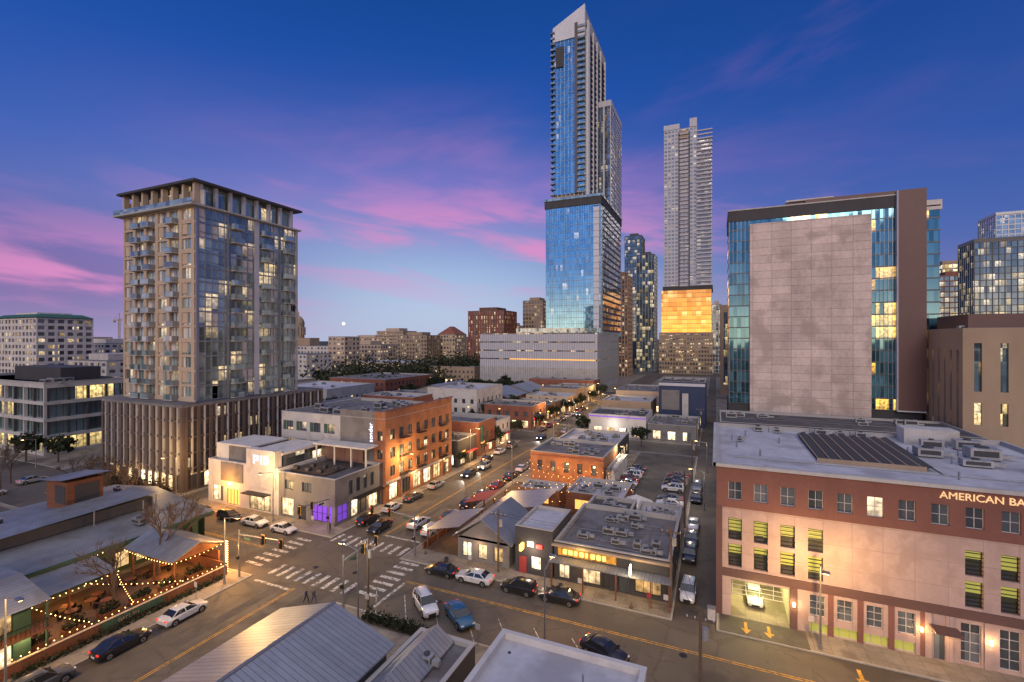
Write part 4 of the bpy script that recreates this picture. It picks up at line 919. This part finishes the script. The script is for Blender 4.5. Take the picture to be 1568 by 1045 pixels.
for a in [(-54.6,33.5,90,Wt),(-54.7,27.6,90,Bk),(-54.7,21.4,90,Gy,'suv'),(-42.2,31.5,90,Wt,'suv'),(-42.2,24,90,Si),
 (-53.9,63.2,90,Bk,'suv'),(-54,69.6,90,Wt),(-54,76,90,Gy),(-41.9+.1,64,90,Wt,'suv'),(-42.1,70.4,90,Gy),(-42.1,76.6,90,Bk,'suv'),(-42.1,82.6,90,Bl),(-42.1,89,90,Rd),(-42.1,96,90,Bk),(-42.1,103,90,Wt),(-42.1,112,90,Si,'suv'),(-54,84,90,Si),(-54,108,90,Bk),(-54,116,90,Wt),(-54,124,90,Gy,'suv'),
 (-77,54.9,0,Bk,'suv'),(-70.6,54.9,0,Wt),(-64,54.8,0,Wt),(-84,54.9,0,Gy),
 (-33.3,53.3,180,Bk),(-28.3,53.3,180,Wt),(-22.2,53.3,180,Bk,'suv'),(-17,53.4,180,Bk)]: car(*a)
car(-30.6,45.6,-38,Wt,'suv');car(-25.9,45.3,-38,Bl);car(-10,45.8,-20,Bk)
car(-3.1,60.6,-92,Wt,'suv');car(-3.5,71,-90,Bk,'suv');car(-3.6,77,-90,Gy);car(-3.6,83,-90,Wt);car(-3.6,97,-90,Bk);car(-3.6,104,-90,Si,'suv')
car(-50.3,61.6,-90,Bk,'sedan','moving_car');car(-45.3,65.5,90,Wt,'sedan','moving_car')
car(-51.4,94,-90,Bk,'sedan','moving_car',lights=True);car(-51,101,-90,Si,'suv','moving_car',lights=True)
car(-50,138,-90,Bk,'sedan','moving_car',lights=True);car(-46,150,90,Wt,'sedan','moving_car');car(-45.8,172,90,Wt,'suv','moving_car');car(-51,186,-90,Gy,'suv','moving_car',lights=True);car(-46,205,90,Rd,'sedan','moving_car')
car(4.2,62.5,-90,Wt,'sedan',z=.14)
def rc():return R.choice([Wt,Bk,Si,Gy,Gy,Bk,Wt,Bl,Si,Rd,Bk])
for i in range(9): car(-17.4,88.5+i*3.1,0 if i%2 else 180,rc(),R.choice(['sedan','suv','pickup']),z=.138)
for i in range(8):
    if i!=3: car(-8,88+i*3.2,180,rc(),R.choice(['sedan','suv']),z=.138)
for i in range(9): car(-42.2,150+i*7.2,90,rc(),R.choice(['sedan','suv']))
for i in range(8): car(-54,151+i*7.4,90,rc(),R.choice(['sedan','suv']))
for i in range(10): car(-180+i*3.6,20+R.uniform(-.3,.3),90,rc(),R.choice(['sedan','suv']),z=.138)
for i in range(7): car(-136+ (i%2)*4.5,20+i*8,90,rc())
# ------------------------------------------------------------ street furniture
def lamp(x,y,dx,dy,h=8.5,E=420,col=(1,.60,.22),lit=True):
    b=B('street_lamp',x,y);b.tube('base','metal',(x,y,.1),(x,y,.6),.2,.16);b.tube('pole','metal',(x,y,.1),(x,y,h),.11,.07)
    b.tube('arm','metal',(x,y,h-.1),(x+dx*2.2,y+dy*2.2,h+.35),.045)
    ex,ey=x+dx*2.4,y+dy*2.4
    b.box('lamp_head','metal',ex-.35,ex+.35,ey-.2,ey+.2,h+.3,h+.46);b.box('lamp_lens','warm' if lit else 'lens',ex-.25,ex+.25,ey-.14,ey+.14,h+.24,h+.3)
    if lit and E:b.light(ex,ey,h+.05,E,col,.2)
    b.done()
for a in ((-56.6,76,1,0),(-56.6,104,1,0),(-40,120,-1,0),(-56.6,160,1,0),(-40,190,-1,0),(-40,92,-1,0),(9.5,55.2,0,-1),(-69,57,0,-1),(-57,40,1,0),(-95,57,0,-1),(-40,215,-1,0),(-57,235,1,0)): lamp(*a,E=3400)
lamp(-15.4,43.4,0,1,E=2000);lamp(-56.9,20,1,0,E=2000)
for a in ((-2,92,-1,0,7),(-2,118,-1,0,7),(-20,112,0,-1,6),(-36,40.5,-1,0,8)): lamp(*a,E=1000,col=(1,.85,.6))
for i in range(7): lamp(-56.8 if i%2 else -40.3,132+i*17,1 if i%2 else -1,0,6,0)
for i in range(6): lamp(-150-i*14,58,0,-1,7,0);lamp(-128+i*12,148,0,-1,7,0)
def signal(x,y,dx,dy,L=8):
    b=B('traffic_signal',x,y);b.tube('pole','metal',(x,y,.1),(x,y,6.2),.14,.1);b.tube('mast_arm','metal',(x,y,5.6),(x+dx*L,y+dy*L,6.1),.1,.05)
    for t in (.55,.95):
        px,py=x+dx*L*t,y+dy*L*t;b.box('signal_head','black',px-.2,px+.2,py-.2,py+.2,5.1,6.2);b.box('backplate','ypaint',px-.3,px+.3,py-.02,py+.02,5.0,6.3)
        for k,m in enumerate(('lens','ysign','lens')):
            b.tube('signal_lens','black',(px,py-.2,5.3+k*.34),(px,py-.3,5.3+k*.34),.13,n=10)
        b.tube('signal_lamp','rsign' if dx else 'green',(px,py-.31,5.98),(px,py-.315,5.98),.07,n=10)
    b.box('street_name_sign','greenp',x+dx*1.5-.5*abs(dx)-.02,x+dx*1.5+.5*abs(dx)+.02,y+dy*1.5-.5*abs(dy)-.02,y+dy*1.5+.5*abs(dy)+.02,5.1,5.4)
    b.box('pedestrian_signal','black',x-.2,x+.2,y-.35,y-.15,2.5,2.9);b.done()
signal(-57,42,1,0);signal(-39.5,56,-1,0);signal(-39.3,41.8,0,1,6);signal(-56.6,57,0,-1,6)
signal(-40,134,-1,0);signal(-56.6,148,1,0)
def upole(x,y,h=9):
    b=B('utility_pole',x,y);b.tube('pole','woodpole',(x,y,0),(x,y,h),.16,.11);b.box('crossarm','woodpole',x-1.1,x+1.1,y-.06,y+.06,h-.8,h-.66)
    for k in (-1,-.4,.4,1): b.tube('insulator','lens',(x+k,y,h-.66),(x+k,y,h-.5),.05,n=6)
    b.tube('transformer','hvac',(x+.35,y,h-2.2),(x+.35,y,h-1.3),.25,n=10);b.done();return (x,y,h)
ps=[upole(-4.8,57,9.5),upole(-4.8,82,9.5),upole(-4.8,108,9.5),upole(-4.8,134,9.5),upole(-4.8,160,9.5)]
q=[upole(-37,43.3,8),upole(-26.6,56.6,8.4),upole(-1.2,41,9)]
b=B('overhead_wires',-5,100)
def wire(a,c,sag=.7):
    a=Vector(a);c=Vector(c);p=a
    for i in range(1,9):
        t=i/8;n=a.lerp(c,t)-Vector((0,0,sag*4*t*(1-t)));b.tube('cables','black',p,n,.018,n=3);p=n
for u,v in zip(ps,ps[1:]):
    for k in (-1,-.4,.4,1): wire((u[0]+k,u[1],u[2]-.5),(v[0]+k,v[1],v[2]-.5))
for k in (-.4,.4): wire((q[2][0]+k,q[2][1],8.5),(ps[0][0]+k,ps[0][1],9));wire((q[1][0],q[1][1]+k,7.9),(ps[0][0],ps[0][1]+k,8.6))
b.done()
def sign(x,y,col='wframe',h=2.4,ax='x'):
    b=B('traffic_sign',x,y);b.tube('post','metal',(x,y,.1),(x,y,h),.035,n=6)
    b.box('sign_plate',col,x-.25,x+.25,y-.06,y-.04,h-.6,h);b.done()
for a in ((-41+.4,61),(-40.5,75),(-30,55),(-15,54.9),(-7,54.9,'red'),(-56,62),(-56.3,36),(-36,42),(-22,42),(-12,42),(-5.2,55.2),(9,57),(-60,57)): sign(*a)
for x,y in ((-9,55.1),(-38.5,57.2)):
    b=B('traffic_cone',x,y);b.box('base','black',x-.2,x+.2,y-.2,y+.2,.13,.17);b.tube('cone','terra',(x,y,.17),(x,y,.8),.15,.03);b.done()
for x,y in ((-17.5,55.2),(-34,55.6),(-57.5,58)):
    b=B('litter_bin',x,y);b.tube('body','dkgrey',(x,y,.13),(x,y,1.0),.27,.3,12);b.tube('lid','black',(x,y,1.0),(x,y,1.12),.32,.2,12);b.done()
b=B('electrical_cabinet',-.5,56.5);b.box('cabinet','wframe',-.9,-.1,56.1,56.7,.13,1.4);b.box('cabinet_cap','metal',-.95,-.05,56.05,56.75,1.4,1.46);b.done()
# ------------------------------------------------------------ trees
def baretree(name,x,y,h=8,seed=0,mat='bark',spread=1.0):
    r=random.Random(seed);b=B(name,x,y)
    def br(p,d,L,rad,dep):
        q=p+d*L;b.tube('branches' if dep<5 else 'trunk',mat,p,q,rad,rad*.7,6 if dep>2 else 3)
        if dep==0:return
        for k in range(3 if dep>2 else r.choice((3,4))):
            nd=(d+Vector((r.uniform(-1,1),r.uniform(-1,1),r.uniform(-.25,.7)))*.75*spread).normalized()
            br(q,nd,L*r.uniform(.62,.88),max(.014,rad*.62),dep-1)
    br(Vector((x,y,0)),Vector((0,0,1)),h*.27,h*.022,5);b.done()
for i,(x,y,h) in enumerate(((-67,38,11),(-63,31,9),(-72,44,9),(-104,53,8),(-109,53,7.5),(-114,53.5,8),(-119,53,8),(-124,53.5,7),(-96,50,7),(-100,47,7),(-106,46,8),(-133,46,9),(-140,50,9),(-150,48,9),(-56.8,113,7),(-56.8,92,6),(-40,126,7),(-58.4,17,5.5),(-20,96,6),(-158,52,9),(-62,16,6.5),(-60.5,20,5))): baretree('bare_tree',x,y,h,i)
M['leafd']=wall('dark_foliage',(.030,.040,.019),.9,.6,.5,2);M['leafb']=wall('brown_foliage',(.065,.045,.03),.9,.6,.5,2)
def leafmesh(seed,n=1300,rad=3.2,h=8,sz=.28):
    r=random.Random(seed);V=[];F=[];MI=[]
    def tb(a,c,r0,r1):
        a=Vector(a);c=Vector(c);d=(c-a).normalized();u=d.orthogonal().normalized();w=d.cross(u);k=len(V)
        for p,rr in ((a,r0),(c,r1)):
            for i in range(6): t=i*math.pi/3;V.append(tuple(p+u*rr*math.cos(t)+w*rr*math.sin(t)))
        for i in range(6): F.append((k+i,k+(i+1)%6,k+6+(i+1)%6,k+6+i));MI.append(0)
    tb((0,0,0),(0,0,h*.4),.22,.15);cl=[]
    for i in range(16):
        a=r.uniform(0,6.28);rr=rad*math.sqrt(r.random())*.85;z=h*.42+r.random()*h*.5*(1-.5*rr/rad)
        c=Vector((rr*math.cos(a),rr*math.sin(a),z));cl.append((c,r.uniform(.7,1.4)));tb((0,0,h*.35),c,.09,.03)
    for i in range(n):
        c,s=r.choice(cl);p=c+Vector((r.gauss(0,.5),r.gauss(0,.5),r.gauss(0,.38)))*s
        u=Vector((r.uniform(-1,1),r.uniform(-1,1),r.uniform(-1,1))).normalized();w=u.orthogonal().normalized();q=sz*r.uniform(.6,1.3);k=len(V)
        V.extend([tuple(p+u*q),tuple(p+w*q),tuple(p-u*q),tuple(p-w*q*.8)]);F.append((k,k+1,k+2,k+3));MI.append(1)
    me=bpy.data.meshes.new('tree');me.from_pydata(V,[],F);me.materials.append(M['bark']);me.materials.append(M['leafd']);me.polygons.foreach_set('material_index',MI);me.update();return me
LM=[leafmesh(s) for s in range(3)]
def tree(x,y,s=1.0):
    o=bpy.data.objects.new('leafy_tree',R.choice(LM));sc.collection.objects.link(o);o.location=(x,y,0);o.scale=(s,s,s*R.uniform(.85,1.1));o.rotation_euler=(0,0,R.uniform(0,6))
TR=[(-57.8,100,.7),(-58,121,.8),(-81,108,1),(-82,128,1.1),(-38.6,132,.7),(-102,97,1),(-78,146,.9),(-101,150,1.2),(-99,198,1.3),(-77,205,1),(-130,180,1.4),(-135,140,1.3),(-145,90,1.2),(-150,95,1.3),(-155,110,1.3),(-135,210,1.5),(-20,140,.9),(-38,172,.9),(-57,172,.8),(-57.3,212,.9),(-40,240,1),(-205,60,1.2),(-230,58,1.1),(-195,55,1),(-160,60,1),(-152,63,1.0),(-57.2,136-2,.8),(-57,156,.8),(-57,188,.9),(-57,200,.9),(-57,228,1),(-57,250,1.1),(-40,150,.8),(-39.6,198,.9)]
for i in range(24): TR.append((R.uniform(-145,-98),R.uniform(204,262),R.uniform(.9,1.5)))
for i in range(18): TR.append((R.choice([-101.5,-102.5,-77.5,-129]),R.uniform(150,245),R.uniform(.8,1.3)))
for i in range(10): TR.append((R.uniform(-205,-192),R.uniform(60,250),R.uniform(1,1.5)))
for t in TR: tree(*t)
def mass(name,n,fx,mat,sz):
    V=[];F=[]
    for i in range(n):
        x,y,z=fx();u=Vector((R.uniform(-1,1),R.uniform(-1,1),R.uniform(-1,1))).normalized();w=u.orthogonal().normalized();q=sz*R.uniform(.6,1.4);p=Vector((x,y,z));k=len(V)
        V.extend([tuple(p+u*q),tuple(p+w*q),tuple(p-u*q),tuple(p-w*q)]);F.append((k,k+1,k+2,k+3))
    single(name,mat,V,F)
cent=[]
for i in range(620):
    x,y=bear(R.uniform(-1.3,.2),R.uniform(260,950))
    if (-145<x<12 and y<400): continue
    cent.append((x,y,R.uniform(7,15)))
def fx():
    c=R.choice(cent);z=c[2];return c[0]+R.gauss(0,z*.45),c[1]+R.gauss(0,z*.45),abs(R.gauss(z*.6,z*.25))
mass('distant_trees',36000,fx,'leafd',.95)
def fx2():
    c=R.choice(cent[::3]);z=c[2]*.9;return c[0]+5+R.gauss(0,z*.4),c[1]+R.gauss(0,z*.4),abs(R.gauss(z*.55,z*.25))
mass('distant_bare_woodland',9000,fx2,'leafb',.7)
cent2=[(bear(t,D)[0],bear(t,D)[1],12) for t,D in ((-.15,350),(-.12,345),(-.09,355),(-.17,360),(-.2,340),(-.08,350),(-.13,360),(-.1,360),(-.26,320),(-.33,320))]
def fx3():
    c=R.choice(cent2);return c[0]+R.gauss(0,7),c[1]+R.gauss(0,7),abs(R.gauss(9,4))
mass('oak_grove',8000,fx3,'leafd',.75);mass('bare_oak_grove',2500,fx3,'leafb',.5)
def fh(x0,x1,y0,y1,h): return lambda:(R.uniform(x0,x1),R.uniform(y0,y1),.15+abs(R.gauss(0,h)))
mass('hedge',1500,fh(-58.8,-58.2,21,41,.3),'leafd',.10)
mass('patio_shrubs',1200,lambda:(R.uniform(-62.6,-61.6),23+3.1*R.randrange(6)+R.uniform(0,2),.8+abs(R.gauss(0,.35))),'leafd',.11)
mass('shrub_bed',3500,fh(-126,-100,56.6,59.5,1.0),'leafb',.2);mass('shrub_bed',900,fh(-36,-28,40.8,42.2,.4),'leafd',.12)
mass('shrub_bed',2500,fh(-112,-98,46,50,.9),'leafb',.18)
sheet('planting_bed','soil',-36.2,-27.8,40.6,42.3,.139);sheet('planting_bed','soil',-126,-99,56.4,59.8,.139)
V=[];F=[];n=80
for i in range(n+1):
    a=math.radians(-70+200*i/n);d=4200
    hh=46+10*math.sin(i*.35)+6*math.sin(i*.9+1)
    V+= [(d*math.cos(a),d*math.sin(a),-2),(d*math.cos(a),d*math.sin(a),hh)]
for i in range(n): F.append((2*i,2*i+2,2*i+3,2*i+1))
M['hill']=wall('hill_haze',(.10,.11,.17),1,.2,.002,.01);single('distant_hills','hill',V,F)
# ------------------------------------------------------------ people
def person(x,y,ang,shirt,pants,step=.25):
    vs=[((0,0,.95),.13),((0,0,1.15),.12),((0,0,1.38),.14),((0,0,1.5),.055),((.01,0,1.62),.10),((.01,0,1.73),.085),
        ((0,.10,.90),.09),((step,.10,.50),.065),((step*.9,.10,.10),.045),((step*.9+.17,.10,.05),.04),
        ((0,-.10,.90),.09),((-step*.4,-.10,.5),.065),((-step*1.5,-.10,.12),.045),((-step*1.5+.15,-.10,.05),.04),
        ((0,.2,1.40),.06),((-.12,.25,1.13),.045),((.02,.26,.90),.035),((0,-.2,1.40),.06),((.08,-.25,1.13),.045),((.22,-.26,.93),.035)]
    ed=[(0,1),(1,2),(2,3),(3,4),(4,5),(0,6),(6,7),(7,8),(8,9),(0,10),(10,11),(11,12),(12,13),(2,14),(14,15),(15,16),(2,17),(17,18),(18,19)]
    me=bpy.data.meshes.new('p');me.from_pydata([v for v,_ in vs],ed,[]);o=bpy.data.objects.new('tmp',me);sc.collection.objects.link(o)
    o.modifiers.new('s','SKIN')
    for i,(v,r) in enumerate(vs): me.skin_vertices[0].data[i].radius=(r,r)
    me.skin_vertices[0].data[0].use_root=True
    o.modifiers.new('u','SUBSURF').levels=1
    dg=bpy.context.evaluated_depsgraph_get();nm=bpy.data.meshes.new_from_object(o.evaluated_get(dg));bpy.data.objects.remove(o)
    nm.materials.clear()
    for m in (M['skin'],M['hair'],shirt,pants,M['black']): nm.materials.append(m)
    for p in nm.polygons:
        c=p.center
        p.material_index=1 if (c.z>1.66 or (c.z>1.56 and c.x<-.02)) else 0 if c.z>1.5 else 4 if c.z<.09 else 3 if (c.z<.95 and abs(c.y)<.19) else 0 if (abs(c.y)>.2 and c.z<.98) else 2
        p.use_smooth=True
    o=bpy.data.objects.new('pedestrian',nm);sc.collection.objects.link(o);o.location=(x,y,.0);o.rotation_euler=(0,0,math.radians(ang))
M['skin']=plain('skin',(.45,.25,.17),.6);M['hair']=plain('hair',(.03,.02,.015),.7)
person(-43.4,41.4,0,M['dkgrey'],M['dkblue']);person(-44.2,41.0,10,M['dkblue'],M['black'])
# ------------------------------------------------------------ sky
W=bpy.data.worlds.new('World');sc.world=W;W.use_nodes=True;nt=W.node_tree;nt.nodes.clear()
out=N(nt,'ShaderNodeOutputWorld');bg=N(nt,'ShaderNodeBackground');nt.links.new(bg.outputs[0],out.inputs[0])
tc=N(nt,'ShaderNodeTexCoord');sp=N(nt,'ShaderNodeSeparateXYZ');nt.links.new(tc.outputs['Generated'],sp.inputs[0])
X,Y,Z=sp.outputs
m=lambda op,a,b=None,c=None,clamp=False:math_(nt,op,a,b,c,clamp)
el=m('ARCSINE',Z)
fw=m('ADD',m('MULTIPLY',X,-S_),m('MULTIPLY',Y,C_));rt=m('ADD',m('MULTIPLY',X,C_),m('MULTIPLY',Y,S_))
az=m('ARCTAN2',rt,fw)
def gauss(v,c,s): 
    d=m('DIVIDE',m('SUBTRACT',v,c),s);return m('EXPONENT',m('MULTIPLY',m('MULTIPLY',d,d),-1))
rmp=N(nt,'ShaderNodeValToRGB');cr=rmp.color_ramp
cr.elements[0].position=0;cr.elements[0].color=(.20,.20,.42,1);cr.elements[1].position=1;cr.elements[1].color=(.20,.28,.55,1)
for p,c in ((.06,(.13,.15,.42)),(.16,(.062,.125,.45)),(.30,(.020,.095,.44)),(.46,(.006,.072,.38)),(.62,(.002,.055,.28)),(.80,(.06,.12,.42))):
    e=cr.elements.new(p);e.color=(*c,1)
nt.links.new(m('DIVIDE',el,math.pi/3,clamp=True),rmp.inputs[0])
col=rmp.outputs[0]
gl=m('MULTIPLY',gauss(az,-.18,.50),gauss(el,.02,.22))
col=mixc(nt,m('MULTIPLY',gl,.97),col,(.42,.60,.84))
gl2=m('MULTIPLY',gauss(az,-.1,1.0),gauss(el,.0,.09));col=mixc(nt,m('MULTIPLY',gl2,.5),col,(.52,.50,.62))
v1=m('MULTIPLY',gauss(az,-.10,.46),gauss(el,.28,.09));col=mixc(nt,m('MULTIPLY',v1,.42),col,(.34,.17,.60))
v2=m('MULTIPLY',gauss(az,-.75,.30),gauss(el,.10,.11));col=mixc(nt,m('MULTIPLY',v2,.65),col,(.20,.085,.34))
dr=m('MULTIPLY',m('MULTIPLY_ADD',az,1.0,.0,clamp=True),m('MULTIPLY',el,1.3,clamp=True));col=mixc(nt,m('MULTIPLY',dr,.8),col,(.004,.03,.17))
def streak(sa,se,off,lo,hi,slant):
    cb=N(nt,'ShaderNodeCombineXYZ');nt.links.new(m('MULTIPLY',az,sa),cb.inputs[0]);nt.links.new(m('ADD',m('MULTIPLY',el,se),m('MULTIPLY',az,slant)),cb.inputs[1]);cb.inputs[2].default_value=off
    ns=N(nt,'ShaderNodeTexNoise');ns.inputs['Scale'].default_value=1;ns.inputs['Detail'].default_value=5;ns.inputs['Roughness'].default_value=.52;ns.inputs['Distortion'].default_value=.35;nt.links.new(cb.outputs[0],ns.inputs[0])
    c=N(nt,'ShaderNodeMapRange');c.interpolation_type='SMOOTHSTEP';c.inputs[1].default_value=lo;c.inputs[2].default_value=hi;nt.links.new(ns.outputs[0],c.inputs[0]);return c.outputs[0]
c1=streak(3.2,17,3.7,.43,.62,2.0);c2=streak(1.8,6.5,8.2,.44,.72,-1.0)
r1=m('MULTIPLY',gauss(az,-.04,.48),gauss(el,.20,.09))
r2=m('MULTIPLY',gauss(az,-.76,.28),gauss(el,.09,.07))
r3=m('MULTIPLY',gauss(az,.62,.24),gauss(el,.50,.10))
r4=m('MULTIPLY',gauss(az,-.06,.40),gauss(el,.32,.10))
pinkm=m('ADD',m('MULTIPLY',c1,m('ADD',r1,r2)),m('MULTIPLY',c2,m('ADD',m('MULTIPLY',r4,.5),m('MULTIPLY',r3,.26))),clamp=True)
col=mixc(nt,m('MULTIPLY',pinkm,.9),col,(.72,.26,.56))
back=m('MULTIPLY_ADD',fw,-1.0,.0,clamp=True)
sg=m('MULTIPLY',back,gauss(el,.0,.085))
addc=mixc(nt,1.0,col,mixc(nt,sg,(0,0,0),(3.0,1.6,.5)),'ADD')
sg2=m('MULTIPLY',back,gauss(el,.10,.5));addc=mixc(nt,1.0,addc,mixc(nt,sg2,(0,0,0),(.26,.34,.40)),'ADD')
ov=m('MULTIPLY_ADD',Z,3.3,-2.2,clamp=True);addc=mixc(nt,1.0,addc,mixc(nt,ov,(0,0,0),(.66,.58,.52)),'ADD')
sky=N(nt,'ShaderNodeTexSky');sky.sky_type='NISHITA';sky.sun_disc=False;sky.sun_elevation=math.radians(1.5);sky.sun_rotation=math.radians(180+23.5+25)
sk=mixc(nt,1.0,sky.outputs[0],(.015,.015,.015),'MULTIPLY')
fin=mixc(nt,1.0,addc,sk,'ADD')
nt.links.new(fin,bg.inputs[0]);bg.inputs[1].default_value=1.0
l=bpy.data.lights.new('afterglow_fill','SUN');l.energy=1.3;l.angle=math.radians(25);l.color=(1,.82,.66);o=bpy.data.objects.new('afterglow_fill',l);sc.collection.objects.link(o)  # added soft fill for the twilight glow; the sun itself has set
d=Vector((math.sin(math.radians(-12)),math.cos(math.radians(-12)),-.45));o.rotation_euler=d.to_track_quat('-Z','Y').to_euler()
bpy.ops.mesh.primitive_uv_sphere_add(radius=13,location=(*bear(-.358,4000),31+24/720*4000));mo=bpy.context.object;mo.name='moon';mo.data.materials.append(emis('moonlight',(1,.95,.85),1.6))
# ------------------------------------------------------------ camera
c=bpy.data.cameras.new('camera');co=bpy.data.objects.new('camera',c);sc.collection.objects.link(co);sc.camera=co
co.location=(0,0,31);co.rotation_euler=(math.radians(90),0,A);c.sensor_width=36;c.lens=36*720/1568;c.clip_end=12000;c.clip_start=.5;c.shift_y=-2.5/1568
sc.view_settings.view_transform='Standard';sc.view_settings.look='None';sc.view_settings.exposure=0
